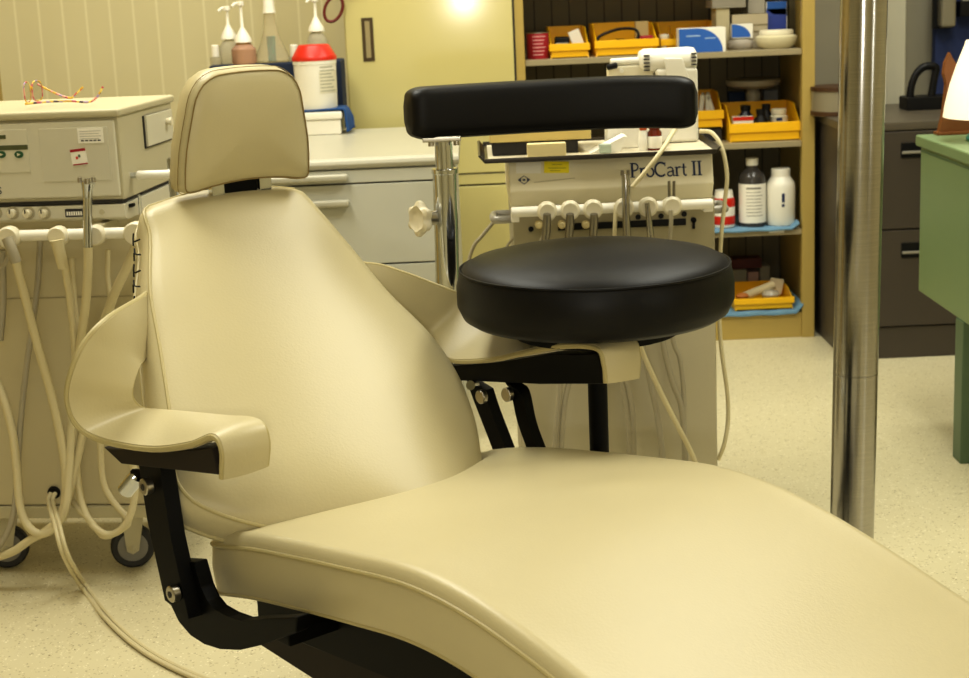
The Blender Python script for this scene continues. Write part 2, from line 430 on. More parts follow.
def hp(x, z, d): return HB+Vector((x, 0, 0))+HU*z+HN*d
hr = []
for k, d in ((.085,.012),(.07,.0112),(.045,.0075),(.02,.002),(.004,-.006),(.0,-.010),(-.002,-.03),(.0,-.048),(.012,-.056),(.06,-.058)):
    hr.append([hp(x, z, d) for x, z in head_outline(k)])
head = M().loft(hr).build('headrest', VIN, chair, sharp=70)
ho = [hp(x, z, -.006) for x, z in head_outline(.0025)]
M().tube(ho, .0012, 6, smooth=2, closed=True).build('piping', SEAM, head)
M().tube([hp(x, z, -.020) for x, z in head_outline(-.0022)], .0006, 5, smooth=2, closed=True).build('stitching', SEAM, head)
bm_ = M(); bm_.box(T(-.003,-.585,.80), T(.057,-.565,.905), .003); hb = bm_.build('headrest_bar', BLKM, chair)
M().box(T(-.028,-.575,.838), T(-.005,-.562,.860), .002).build('clamp', CHR, hb)
M().box(T(.059,-.575,.838), T(.082,-.562,.860), .002).build('clamp', CHR, hb)
# -- armrest slings: a padded band that starts as a flat pad and turns up behind the backrest
def arm(side, outer, inner, th, tipdrop):
    O = catmull(outer, 6); I = catmull(inner, 6); n = len(O); rings = []
    for i in range(n):
        o, q = O[i], I[i]
        t = (O[min(i+1,n-1)]+I[min(i+1,n-1)]-O[max(i-1,0)]-I[max(i-1,0)]).normalized()
        w = (o-q); nn = t.cross(w).normalized()
        if side < 0: nn = -nn
        h = th*.5; ring = []
        for k in range(9):
            a = k/8; p = q.lerp(o, a); ring.append(p+nn*(h*(.55+.45*math.sin(PI*a))))
        for k in range(9):
            a = 1-k/8; p = q.lerp(o, a); ring.append(p-nn*(h*(.55+.3*math.sin(PI*a))))
        rings.append(ring)
    ob = M().loft(rings).build('armrest', VIN, chair, sharp=60)
    M().tube(outer, .0042, 8, smooth=6).build('piping', VIND, ob)
    M().tube(inner, .0042, 8, smooth=6).build('piping', VIND, ob)
    return ob
def cs(px, py, s): return CF.at(px, py, s, 0)
outerL = [cs(222,478,-.335), cs(222,450,-.338), cs(213,437,-.338), cs(190,445,-.345), cs(150,449,-.355), cs(100,440,-.380), cs(76,424,-.400), cs(67,398,-.408), cs(71,372,-.405), cs(84,343,-.385), cs(108,318,-.335), cs(142,297,-.215), T(-.12,-.53,.74), T(0,-.56,.745)]
innerL = [cs(266,465,-.275), cs(267,440,-.275), cs(258,422,-.272), cs(225,418,-.270), cs(185,414,-.268), cs(158,412,-.272), cs(141,409,-.290), cs(131,398,-.308), cs(131,384,-.306), cs(137,366,-.280), cs(143,358,-.245), T(-.17,-.50,.66), T(-.1,-.55,.66), T(0,-.575,.66)]
arm(-1, outerL, innerL, .018, 0)
outerR = [cs(637,378,.355), cs(638,356,.358), cs(632,340,.360), cs(605,337,.362), cs(575,332,.370), cs(545,322,.385), cs(520,312,.395), cs(490,300,.385), cs(465,296,.36), cs(440,287,.315), cs(400,272,.255), cs(366,264,.21), T(.1,-.57,.715), T(0,-.575,.72)]
innerR = [cs(606,383,.296), cs(604,364,.296), cs(596,348,.293), cs(560,346,.288), cs(520,354,.285), cs(490,360,.284), cs(455,361,.286), cs(440,352,.288), cs(425,342,.29), cs(410,335,.27), cs(395,325,.24), T(.17,-.50,.635), T(.1,-.55,.635), T(0,-.575,.64)]
arm(1, outerR, innerR, .018, 0)
# arm boards and links
def slab(p, q, w0, w1, z0, z1, name, ma, bev=.003): return M().box((min(w0,w1), -q, z0), (max(w0,w1), -p, z1), bev).build(name, ma, chair)
bp = [cs(*p,-.342) for p in ((103,447),(121,464),(218,475),(212,448),(160,453))]
M().prism([(p.y,p.z) for p in bp], 0, -.342, -.285, .002).build('arm_board', BRWN, chair)
bp = [cs(*p,.294) for p in ((440,367),(500,362),(545,355),(597,354),(606,384),(540,384),(440,380))]
M().prism([(p.y,p.z) for p in bp], 0, .294, .335, .002).build('arm_board', BLKM, chair)
lk = M().ribbon([T(-.322,-.268,.545), T(-.325,-.25,.45), T(-.328,-.215,.345)], (0,1,.15), .062, .022, 0).build('arm_link', BLKM, chair)
def bolt(p, q, r, parent):
    b = M().cyl(p, q, r, 20, bev=.0015); return b.build('bolt', ZINC, parent)
for px, py in ((148,486),(175,593)):
    c = cs(px, py, -.343); bolt(c+Vector((.004,0,0)), c+Vector((-.008,0,0)), .0115, lk)
    M().cyl(c+Vector((-.008,0,0)), c+Vector((-.0088,0,0)), .005, 6).build('hex_socket', DARK, lk)
M().cyl(cs(139,474,-.325), cs(131,490,-.325)+Vector((-.01,0,0)), .012, 12, bev=.003).build('latch', CHR, lk)
bo_ = [cs(*p,-.318) for p in ((163,560),(165,583),(169,603),(178,622),(190,636),(204,645),(220,649),(240,650),(262,645),(296,633))]
bi_ = [cs(*p,-.318) for p in ((297,617),(262,619),(240,621),(226,618),(214,611),(206,601),(200,588),(195,562))]
M().prism([(p.y,p.z) for p in bo_+bi_], 0, -.318, -.298, .003).build('arm_bracket', BLKM, chair)
lg_ = cs(280,636,-.30)
M().box((-.300,lg_.y-.02,lg_.z-.010), (-.215,lg_.y+.02,lg_.z+.010), .003).build('bracket_lug', BLKM, chair)
rl = M().ribbon([cs(480,384,.325), cs(487,405,.325), cs(506,455,.32), cs(512,480,.31)], (0,1,.25), .045, .02, 4).build('arm_link', BLKM, chair)
M().ribbon([cs(516,384,.31), cs(521,394,.31), cs(528,425,.30), cs(545,470,.295)], (0,1,.25), .03, .02, 4).build('arm_link', BLKM, chair)
for px, py, s in ((510,394,.296),(484,396,.300)):
    c = cs(px, py, s); bolt(c, c+Vector((-.010,0,0)), .0115, rl)
M().cyl(cs(475,385,.30), cs(480,383,.30)+Vector((-.02,0,0)), .008, 12).build('latch', CHR, rl)
# under frame and pedestal
M().prism([(.2,.338),(.0,.374),(-.2,.402),(-.32,.388),(-.32,.33),(-.1,.31),(.2,.29)], 0, -.225, .225, .004).build('seat_frame', BLKM, chair)
M().prism([(-.30,.395),(-.30,.345),(-1.2,.12),(-1.2,.16)], 0, -.2, .2, .003).build('leg_frame', BLKM, chair)
fp_ = [cs(*p,-.20) for p in ((253,641),(300,622),(420,672),(430,700),(345,700))]
M().prism([(p.y,p.z) for p in fp_], 0, -.20, -.175, .003).build('frame_plate', BRWN, chair)
M().prism([(.05,.335),(-.25,.335),(-.18,.02),(.0,.02)], 0, -.12, .12, .01).build('pedestal', BLKM, chair)
M().prism([(-.05,.34),(-.25,.30),(-.10,.04),(.12,.04)], 0, -.17, -.135, .006).build('lift_arm', BLKM, chair)
M().box(T(-.22,-.25,0), T(.22,.45,.035), .012).build('base_plate', BLKM, chair)
bh = M().box(T(-.1,-.6,.62), T(.1,-.15,.50), .02)
M().prism([(.12,.40),(.30,.52),(.52,.74),(.56,.72),(.36,.46),(.14,.34)], 0, -.08, .08, .006).build('back_frame', BLKM, chair)
bh.bm.free()

# ------------------------------------------------------------------ operator stool
SX, SY = .176, 2.46
PY = .22
stool = thing('operator_stool', 'black round operator stool with padded arm bar on a chrome post', 'stool', (SX, SY, 0))
SF = Frame((SX, SY, 0))
prof = [(.001,.626),(.17,.626),(.196,.628),(.208,.636),(.2165,.655),(.2165,.684),(.212,.704),(.206,.713),(.191,.721),(.15,.730),(.09,.736),(.001,.738)]
sc_ = M().lathe(prof, n=64).build('seat', BLKV, stool, sharp=70)
M().tube([(.2105*math.cos(2*PI*i/48), .2105*math.sin(2*PI*i/48), .7095) for i in range(48)], .0022, 6, 1, closed=True).build('piping', BLKV, sc_)
M().cyl((0,0,.602),(0,0,.627),.13,32).build('seat_plate', BLKM, stool)
M().cyl((0,0,.30),(0,0,.61),.0155,24).build('gas_column', BLKM, stool)
M().cyl((0,0,.09),(0,0,.32),.026,24, bev=.004).build('column_sleeve', BLKM, stool)
for k in range(5):
    a = PI/2+2*PI*k/5; d = Vector((math.cos(a), math.sin(a), 0))
    lg = M().tube([d*.02+Vector((0,0,.10)), d*.16+Vector((0,0,.088)), d*.28+Vector((0,0,.072))], [.02,.016,.012], 12, 4).build('leg', BLKM, stool)
    M().cyl(d*.275+Vector((-d.y*.012, d.x*.012, .026)), d*.275+Vector((d.y*.012, -d.x*.012, .026)), .025, 20, bev=.004).cyl(d*.275+Vector((0,0,.03)), d*.275+Vector((0,0,.075)), .008, 10).build('caster', BLKP, lg)
pt = SF.at(443, 137, PY); pb_ = SF.at(444.5, 290, PY)
pz1 = pt.z; PX = pb_.x
po = M().cyl((pt.x,PY,pz1-.065),(pt.x,PY,pz1+.01),.0150,24).build('inner_post', CHR, stool)
zc = SF.at(446, 170, PY).z
sl = M().tube([(pt.x,PY,zc),(PX,PY,.38),(PX,PY,.31),(PX+.03,PY-.02,.285),(PX+.10,PY-.07,.282),(-.02,.014,.282)], .0205, 28, 3).build('chrome_post', CHR, stool)
M().cyl((pt.x,PY,zc-.006),(pt.x,PY,zc+.003),.0222,28,bev=.001).build('collar', CHR, sl)
kp = SF.at(431, 218, PY-.01); ax = Vector((-1, -.75, .08)).normalized()
kc = kp+ax*.020
kn = M(); u2 = Vector((0,0,1)); v2 = ax.cross(u2).normalized(); u2 = v2.cross(ax)
def kring(off, r, amp): return [kc+ax*off+(u2*math.cos(a)+v2*math.sin(a))*(r+amp*math.cos(6*a)) for a in [2*PI*i/60 for i in range(60)]]
kn.loft([kring(-.010,.010,0),kring(-.008,.016,0),kring(-.006,.023,.0025),kring(.002,.0275,.0035),kring(.008,.0265,.0035),kring(.011,.021,.001),kring(.007,.015,0),kring(.008,.001,0)])
knob = kn.build('star_knob', WHTC, stool, sharp=50)
M().cyl(kp+ax*.014, kp-ax*.006, .012, 16).cyl(kp-ax*.006, kp-ax*.03, .006, 12).build('stud', ZINC, knob)
# padded bar
bl = SF.at(408, 112, PY); brr = SF.at(695, 104, PY+.05)
zb = SF.at(420, 140, PY).z; zt_ = SF.at(420, 87, PY).z
NB = 48; qs = [.5-.5*math.cos(PI*i/NB) for i in range(NB+1)]; pts = []
for q in qs: pts.append(Vector((bl.x+(brr.x-bl.x)*q, PY+.05*q+.03*math.sin(PI*q), 0)))
zm = (zb+zt_)/2; hh = (zt_-zb)/2; rings = []
for i, p in enumerate(pts):
    q = qs[i]; t = (pts[min(i+1,NB)]-pts[max(i-1,0)]).normalized(); nn = Vector((-t.y, t.x, 0))
    e = min(1, min(q, 1-q)/.06); f = .62+.38*math.sqrt(max(0, 1-(1-e)**2)); fz = .70+.30*math.sqrt(max(0, 1-(1-e)**2))
    lift = -.006*(max(0, q-.7)/.3)**2; ring = []
    for k in range(36):
        a = 2*PI*k/36; cx = math.cos(a); cz = math.sin(a)
        ring.append(p+nn*(.038*f*math.copysign(abs(cx)**.5, cx))+Vector((0,0,zm+lift+hh*fz*math.copysign(abs(cz)**.5, cz))))
    rings.append(ring)
def endcap(ring, k, dx): 
    c_0 = sum(ring, Vector())/len(ring); return [c_0+(v-c_0)*k+Vector((dx,0,0)) for v in ring]
rings = [endcap(rings[0], .6, -.004)]+rings+[endcap(rings[-1], .6, .004)]
pad = M().loft(rings).build('arm_pad', BLKV, stool, sharp=75)
M().tube([rings[i][23] for i in range(2, len(rings)-2)], .0014, 6, 1).build('piping', BLKV, pad)
M().box((pt.x-.034,PY-.02,zb-.003),(pt.x+.03,PY+.02,zb+.006), .0015).build('mounting_plate', ZINC, stool)
for dx_ in (-.020, .022): M().cyl((pt.x+dx_,PY-.012,zb-.010),(pt.x+dx_,PY-.012,zb-.002),.005,10).build('plate_bolt', ZINC, stool)

# ------------------------------------------------------------------ left delivery cart
KF = Frame((-.665, 3.0, 0), math.radians(-6.5))
cart = thing('delivery_cart', 'beige rolling dental delivery cart with control panel and hanging hoses', 'dental cart', KF.loc, KF.rz)
def k_(px, py, y=0): return KF.at(px, py, y)
M().box((-.62,-.006,.931),(.006,.35,.946), .005, 3).build('top', CARTB, cart)
M().box((-.61,0.004,.775),(0,.345,.932), .004).build('upper_cabinet', CARTB, cart)
fp = M().box((-.60,-.004,.783),(-.006,.006,.926), .004).build('front_panel', CARTP, cart)
a = k_(38,129,-.004); b = k_(112,180,-.004)
M().box((a.x,-.0052,a.z),(b.x,-.003,b.z), .001).build('inset_panel', mat('inset_grey','#CBC6B2',.5), fp)
a = k_(-30,131,-.004); b = k_(31,172,-.004)
kp_ = M().box((a.x,-.0054,a.z),(b.x,-.003,b.z), .001).build('keypad', CARTP, fp)
a = k_(-10,146,-.0054); b = k_(28,149.5,-.0054); M().box((a.x,-.0062,a.z),(b.x,-.004,b.z),.0004).build('display_strip', mat('olive_strip','#55593A',.4), kp_)
a = k_(-10,135.5,-.0054); b = k_(6,139,-.0054); M().box((a.x,-.0062,a.z),(b.x,-.004,b.z),.0008).build('display_strip', mat('olive_strip','#55593A',.4), kp_)
for px in (1.5, 19):
    c = k_(px, 154.5, -.0054); M().lathe([(.0001,.0),(.0088,.0),(.0088,.0012),(.0001,.0014)], (0,0,0), 24, 1, .75, mx=Matrix.Translation(c) @ Matrix.Rotation(PI/2,4,'X')).build('button', GREENB, kp_)
    M().prism([(c.x-.003,c.z-.003),(c.x+.004,c.z),(c.x-.003,c.z+.003)], 1, c.y-.0022, c.y-.001).build('button_arrow', WHTC, kp_)
c = k_(0, 191, -.005); letters('S', .019, INK, fp, (c.x-.001, -.0045, c.z))
a = k_(77,128.5,-.0054); b = k_(104,142.5,-.0054); s1 = M().box((a.x,-.0062,a.z),(b.x,-.005,b.z)).build('white_sticker', PAPER, fp)
tx = M()
for i in range(4):
    z = a.z+(b.z-a.z)*(.2+.17*i); tx.box((a.x+.004,-.0065,z-.0006),(b.x-.004-.004*(i%2),-.006,z+.0006))
tx.build('print', mat('pale_grey_print','#B9B6AE',.7), s1)
tx = M()
for i in range(5): x = a.x+.006+i*.008; tx.box((x,-.0065,b.z+.0035),(x+.0055,-.006,b.z+.0058))
tx.build('print', INK, s1)
a = k_(70.5,149,-.0054); b = k_(87.5,164.5,-.0054); rt = Matrix.Translation(((a.x+b.x)/2,0,(a.z+b.z)/2)) @ Matrix.Rotation(-.09,4,'Y')
w, h = (b.x-a.x)/2, (a.z-b.z)/2
s2 = M().box((-w,-.0062,-h),(w,-.005,h), mx=rt).build('red_white_sticker', PAPER, fp)
M().box((-w,-.0066,h-.005),(w,-.006,h), mx=rt).box((-w+.001,-.0066,-h),(w,-.006,-h+.0022), mx=rt).build('red_band', REDC, s2)
M().box((-.006,-.0066,-.004),(-.002,-.006,.001), mx=rt).build('print', RED, s2); M().box((-.001,-.0066,-.001),(.003,-.006,.004), mx=rt).build('print', GREENB, s2)
# strip with knobs below the panel
M().box((-.60,.002,.770),(-.004,.34,.776)).build('gap_strip', DARK, cart)
st = M().prism([(.0,.768),(.0,.742),(.014,.736),(.34,.736),(.34,.768)], 0, -.60, .0, .003).build('valve_strip', CARTP, cart)
for px in (-4,13,28.5,44.5):
    c = k_(px, 213, 0)
    M().cyl((c.x,.002,c.z),(c.x,-.014,c.z),.0080,20,bev=.002).box((c.x-.0018,-.0165,c.z-.008),(c.x+.0018,-.012,c.z+.008),.0006).build('knob', WHTC, st)
    M().cyl((c.x,-.001,c.z),(c.x,.001,c.z),.0125,24).build('dial_ring', mat('dial_grey','#A79F86',.5), st)
    M().box((c.x-.0012,-.0172,c.z+.001),(c.x+.0012,-.0160,c.z+.0085)).build('pointer', DARK, st)
a = k_(65,209,0); b = k_(88,216.5,0); M().box((a.x,-.002,a.z),(b.x,.002,b.z),.0006).build('gauge_window', DARK, st)
g = M()
for i in range(7): x = a.x+.003+i*.0045; g.box((x,-.0026,b.z+.003),(x+.003,-.001,a.z-.005))
g.build('gauge_scale', PAPER, st)
c = k_(102,212,0); M().cyl((c.x,.001,c.z),(c.x,-.002,c.z),.005,16).build('plug', CARTB, st)
# lower cabinet, set back under the valve strip
zsk = k_(80,505,.07).z; zsb_ = k_(80,518.5,.062).z
lower = M().box((-.585,.07,zsk),(.02,.44,.737), .004).build('lower_cabinet', CARTL, cart)
zl = k_(80,297,.07).z
M().box((-.584,.0685,zl-.001),(.0205,.075,zl+.001)).build('panel_joint', mat('joint_tan','#A89E80',.6), lower)  # thin darker tan line along the panel seam
M().box((-.588,.062,zsb_),(.024,.445,zsk-.001), .003).build('skirt', CARTB, cart)
c = k_(54.5,492,.07); hc = c.copy()
M().cyl((c.x,.068,c.z),(c.x,.075,c.z),.0125,24).tube([(c.x+.0115*math.cos(2*PI*i/20), .067, c.z+.0115*math.sin(2*PI*i/20)) for i in range(20)], .002, 8, 1, closed=True).build('grommet', BLKP, lower)
# right side flap door, rail
ys = [KF.l(aty(0,0,3))]
def kx(px, py, x=.001): return KF.at(px, py, x, 0)
a = kx(143,116); b = kx(145,147)
sd = M().box((-.002,a.y,b.z),(.008,a.y+.17,a.z), .002).build('side_drawer', CARTP, cart)
M().box((-.003,a.y-.004,b.z-.003),(.003,a.y+.17,a.z)).build('drawer_gap', DARK, sd)
M().cyl((.008,a.y+.125,(a.z+b.z)/2+.008),(.02,a.y+.125,(a.z+b.z)/2+.008),.006,12,r2=.009).build('drawer_knob', WHTC, sd)
rz_ = KF.at(146,175,.05)
rail = M().cyl((.012,.05,rz_.z),(.012+.105,.05,rz_.z),.0088,16,bev=.002).build('side_rail', WHT, cart)
M().cyl((-.01,.05,rz_.z),(.014,.05,rz_.z),.0055,12).build('rail_stand', CHR, rail)
M().box((.070,.055,rz_.z-.055),(.084,.075,rz_.z+.03),.003).build('rail_clamp', CHR, rail)
M().cyl((.092,.05,rz_.z+.012),(.108,.05,rz_.z+.040),.010,14,bev=.003).build('clamp_screw', CHR, rail)
sw = kx(130,206,.0); M().cyl((-.01,sw.y,sw.z),(.012,sw.y-.01,sw.z+.004),.003,10).box((.0,sw.y-.008,sw.z-.002),(.006,sw.y+.012,sw.z+.002)).build('toggle_switch', BLKP, cart)
M().cyl((.012,sw.y+.02,sw.z-.03),(.02,sw.y-.0,sw.z+.02),.003,10).build('lever', CHR, cart)
# holder bar
BY = -.05
b0 = k_(-40,240,BY); b1 = k_(132,231,BY); bz = k_(80,234,BY).z
bar = M().cyl((b0.x,BY,bz),(b1.x+.01,BY,bz),.0105,20,bev=.002).build('holder_bar', WHT, cart)
for xb_ in (-.49,-.05): M().box((xb_-.01,BY,bz-.006),(xb_+.01,.08,bz+.012)).build('bar_bracket', CARTB, bar)
for px, py, r in ((11,238,.021),(60,237,.019),(97,236,.019),(137,233,.022)):
    c = k_(px, py, BY-.004); c.z = bz+(c.z-bz)*.3
    hd = M().lathe([(.009,-.012),(r-.003,-.012),(r,-.008),(r,.008),(r-.003,.012),(.009,.012)], (0,0,0), 28, mx=Matrix.Translation((c.x,BY-.01,c.z)) @ Matrix.Rotation(PI/2,4,'X')).build('hose_holder', WHTC, bar)
def hose(pix, r, name='hose', ma=HOSE, par=cart, n=10):
    return M().tube([k_(px, py, y) for px, py, y in pix], r, n, 6).build(name, ma, par)
# front hoses
hose([(9,241,-.075),(14,255,-.08),(22,285,-.06),(36,340,-.03),(50,390,-.01),(61,440,0),(66,480,.0),(63,510,-.01),(50,528,-.02),(30,540,-.02),(12,552,-.02),(-12,560,-.01)], .0085)
M().tube([k_(7,238,-.078), k_(12,250,-.08), k_(16,262,-.078)], .0105, 12, 4).build('hose_socket', HOSEG, cart)
hose([(60,245,-.075),(64,262,-.07),(70,300,-.03),(75,350,.0),(75,420,.02),(78,480,.02),(85,512,.0),(98,530,-.02),(112,534,-.02),(126,524,-.02),(134,500,-.01),(134,470,.0),(125,440,.01),(116,420,.02)], .0072)
M().tube([k_(57,240,-.078), k_(60,255,-.078), k_(62,268,-.074)], [.013,.010,.008], 12, 4).build('hose_socket', HOSE, cart)
hose([(72,258,.03),(75,300,.03),(80,350,.03),(85,380,.03)], .005)
hose([(88,246,-.085),(88,270,-.07),(85,310,-.03),(78,360,.0),(72,420,.01),(69,470,.0),(66,505,-.015),(57,525,-.02),(42,534,-.025),(28,526,-.02),(20,505,-.01),(17,470,0),(12,430,.01),(2,395,.02),(-10,370,.03)], .0085)
hose([(137,245,-.06),(128,265,-.03),(112,300,-.01),(100,340,.01),(90,400,.02),(79,450,.02),(70,490,.01),(62,520,0)], .009)
hose([(108,250,.04),(108,280,.04),(112,310,.04),(114,340,.04)], .005)
hose([(40,240,.05),(38,280,.04),(33,320,.03),(26,370,.03),(20,430,.02),(17,480,.01),(12,520,-.01),(0,545,-.02),(-14,552,-.02)], .006, ma=HOSEG)
hose([(2,250,.02),(3,300,.03),(0,340,.03)], .007, ma=HOSEG)
hose([(11,244,-.05),(6,262,-.04),(-2,268,-.03)], .004, ma=HOSEG)
hose([(100,440,.03),(103,480,.02),(112,500,.01),(128,520,-.01),(122,529,-.02),(104,536,-.02),(90,520,-.01),(72,500,.02),(66,470,.04)], .0065)
# syringe handpiece standing in its holder
hp_ = M().tube([k_(88,247,-.085), k_(87.5,215,-.085), k_(87.5,196,-.085)], .0085, 20, 2).tube([k_(87.5,197,-.085), k_(87.5,188,-.085), k_(88,182,-.085)], [.0085,.0105,.013], 20, 2).build('syringe_handpiece', CHR, cart)
tp = k_(87.5,181,-.085)
M().cyl(tp+Vector((-.013,-.004,-.002)), tp+Vector((-.013,-.004,.007)), .004, 12).cyl(tp+Vector((.013,-.004,-.002)), tp+Vector((.013,-.004,.007)), .004, 12).cyl(tp+Vector((.004,-.012,-.004)), tp+Vector((.004,-.012,.006)), .005, 12).build('syringe_buttons', ZINC, hp_)
# casters
ca_, cb_ = k_(133,545,.12), k_(8,553,.12)
for x, y in ((ca_.x,.12),(cb_.x,.12),(cb_.x-.2,.36),(ca_.x+.02,.38)):
    cz = .0455; rzw = Matrix.Translation((x,y,0)) @ Matrix.Rotation(.30,4,'Z')
    cs_ = M().prism([(-.018,zsb_+.001),(.030,zsb_+.001),(.012,.040),(.0,.033),(-.012,.040)], 1, -.021, -.017, mx=rzw).prism([(-.018,zsb_+.001),(.030,zsb_+.001),(.012,.040),(.0,.033),(-.012,.040)], 1, .017, .021, mx=rzw).box((-.018,-.021,zsb_-.008),(.030,.021,zsb_+.001), mx=rzw).build('caster', CARTB, cart)
    wm = rzw @ Matrix.Translation((0,0,cz)) @ Matrix.Rotation(PI/2,4,'X')
    M().lathe([(.028,-.011),(.040,-.013),(.0445,-.009),(.0455,0),(.0445,.009),(.040,.013),(.028,.011)], (0,0,0), 36, mx=wm).build('tyre', RUBB, cs_)
    M().lathe([(.001,-.0125),(.030,-.0125),(.032,-.010),(.032,.010),(.030,.0125),(.001,.0125)], (0,0,0), 32, mx=wm).build('wheel_hub', HUB, cs_)
    M().lathe([(.001,-.025),(.006,-.025),(.007,-.022),(.007,.022),(.001,.025)], (0,0,0), 14, mx=wm).build('axle_bolt', CARTB, cs_)
# twin cord from the grommet over the floor
w0 = Matrix.Rotation(KF.rz,3,'Z') @ Vector((hc.x,.06,hc.z))+KF.loc
for dx, lab in ((0,'pale twin-core cord running from the cart grommet across the floor, outer strand'),):
    pass
cm = M()
fl = [atz(85,588,.006), atz(112,622,.006), atz(148,652,.006), atz(195,676,.006), atz(240,690,.006), atz(300,702,.006)]
for o in (-.0045,.0045):
    w1 = w0+Vector((o,-.02,-.01)); w2 = aty(57,525,2.96)+Vector((o,0,0)); w3 = aty(66,556,2.93); w3.z = max(w3.z,.02)
    cm.tube([w0+Vector((o,.002,0)), w1, w2, w3+Vector((o,0,0))]+[p+Vector((o,o*.5,0)) for p in fl], .0045, 8, 6)
tag(cm.build('floor_cord', HOSE, loc=(w0.x,w0.y-.05,0)), 'pale twin cord trailing from the beige cart across the floor', 'cord')

# glasses on the cart
gz = .947
gl = thing('eyeglasses', 'pair of eyeglasses with multicoloured frame on the beige cart top', 'glasses', aty(55,101,3.1))
gl.location.z = gz
MULTI = speckle_mat('multicolour_frame', [(0,'#D8B040'),(.25,'#C8606A'),(.45,'#E0A090'),(.65,'#5B4A50'),(.75,'#E8CF70'),(.9,'#A890B0')], 130, .3)
GF = Frame(gl.location)
g0 = GF.at(26,103.5,-.03); 
def gpt(px, py, y): p = GF.at(px, py, y); return p
gt = M().tube([gpt(25,104,-.02), gpt(45,102,-.015), gpt(70,101,-.01), gpt(88,102,-.005), gpt(97,97,-.002), gpt(103,86.5,0)], .0021, 8, 5).build('temple', MULTI, gl)
M().tube([gpt(37,84,.06), gpt(55,93,.055), gpt(70,98,.05), gpt(77,93,.05), gpt(83,87,.05)], .0021, 8, 5).build('temple', MULTI, gl)
# front frame stands on edge, seen nearly side on
A = gpt(25,103,-.02); Bq = gpt(35,83,.06)
fd = Vector((.016,.075,0)); zc0 = A.z
def fr(q, h): return A+fd*q+Vector((-.004*math.sin(PI*q), 0, h))
for q0, q1 in ((.02,.45),(.55,.98)):
    loop = []
    for i in range(20):
        a = 2*PI*i/20; loop.append(fr((q0+q1)/2+(q1-q0)/2*math.copysign(abs(math.cos(a))**.7,math.cos(a)), .019+.019*math.copysign(abs(math.sin(a))**.7,math.sin(a))))
    rim = M().tube(loop, .0014, 8, 2, closed=True).build('rim', MULTI, gl)
    M().loft([[p for p in loop], [p+Vector((.0012,0,0)) for p in loop]]).build('lens', glass_mat('lens_glass','#F6F6F2',.02), rim)
M().tube([fr(.45,.024), fr(.5,.029), fr(.55,.024)], .002, 8, 4).build('bridge', MULTI, gl)

# ------------------------------------------------------------------ grey drawer cabinet
DY = 3.93
dc = thing('drawer_cabinet', 'low pale grey drawer cabinet with rounded worktop behind the chair', 'cabinet', (-.42, DY, 0))
DF = Frame((-.42, DY, 0))
xr = DF.at(456, 200, 0).x; xl = xr-.78; zt0 = .738
M().prism([(-.008,zt0-.006),(-.012,zt0-.015),(-.008,zt0-.025),(0,zt0-.027),(.80,zt0-.027),(.80,zt0),(.004,zt0)], 0, xl-.01, xr+.012, .002).build('worktop', GREYT, dc)
M().box((xl,.008,.03),(xr,.78,zt0-.027), .003).build('body', GREYC, dc)
zz = [DF.at(400,y,0).z for y in (168.5,181,262.5)]
zz = [DF.at(400,167,0).z, DF.at(400,181.5,0).z, DF.at(400,263,0).z, .045]
hz = [(DF.at(322,178,0).z), (DF.at(335,203,0).z), zz[2]-.035]
hx0 = DF.at(268,175,0).x; hx1 = DF.at(350,203,0).x
for i in range(3):
    d = M().box((xl+.004,-.004,zz[i+1]+.002),(xr-.004,.012,zz[i]-.002), .002).build('drawer', GREYC, dc)
    M().box((hx0,-.024,hz[i]-.009),(hx1,-.003,hz[i]+.009), .006, 3).build('handle', GREYT, d)
M().box((xl+.002,.004,zz[1]-.0025),(xr-.002,.010,zz[1]+.0025)).box((xl+.002,.004,zz[2]-.0025),(xr-.002,.010,zz[2]+.0025)).build('drawer_gap', DARK, dc)
M().box((xl+.01,.03,0),(xr-.01,.76,.032)).build('plinth', DARK, dc)
ZW = zt0
# things on it
def cyl_thing(name, label, cat, px, py0, py1, Y, rp, z0=None): pass
wb = aty(343,133,4.58); wb0 = aty(343,111,4.58)
bx = thing('storage_box', 'lidded white plastic box on the grey cabinet under the wipes tub', 'box', (wb.x-.12,4.58,ZW))
hgt = wb0.z-ZW
M().box((-.115,0,0),(.116,.13,hgt-.022), .004).build('body', WHT, bx); M().box((-.12,-.006,hgt-.022),(.121,.136,hgt), .005).build('lid', WHT, bx)
ZB = ZW+hgt
# navy box behind
nb0 = aty(276,62,4.735); nb1 = aty(341,60,4.735)
nb = tag(M().prism([(0,ZW),(.14,ZW),(.14,nb1.z),(0,nb1.z)], 0, nb1.x-.50, nb1.x, .004).build('navy_box', NAVY, loc=(nb1.x-.2,4.73,ZW)) if False else M().box((nb1.x-.385,4.725,ZW),(nb1.x,4.87,nb1.z), .006).build('navy_box', NAVY, loc=(nb1.x-.2,4.8,ZW)), 'navy blue box standing behind the white wipes tub', 'box')
ZN = nb1.z
# towel
tw = M()
xr_ = wb.x
prof_t = [(-.11,ZB+.001),(-.05,ZB+.003),(0,ZB+.003),(.004,ZB+.003),(.007,ZB-.004),(.009,ZB-.03),(.011,ZB-.06),(.015,ZW+.006)]
rs = []
for j in range(9):
    q = j/8; y = 4.578+.125*q; wv = .004*math.sin(q*14)
    top_ = [Vector((xr_+x+(wv if i > 4 else 0)+(.006*q if i > 4 else 0), y, z+.0008)) for i, (x, z) in enumerate(prof_t)]
    rs.append(top_+[Vector((p.x+(.005 if i > 3 else 0), p.y, p.z+.004)) for i, p in reversed(list(enumerate(top_)))])
tag(tw.loft(rs).build('blue_towel', BTOW, loc=(xr_,4.64,ZB)), 'blue towel draped over the right end of the white lidded box', 'towel')
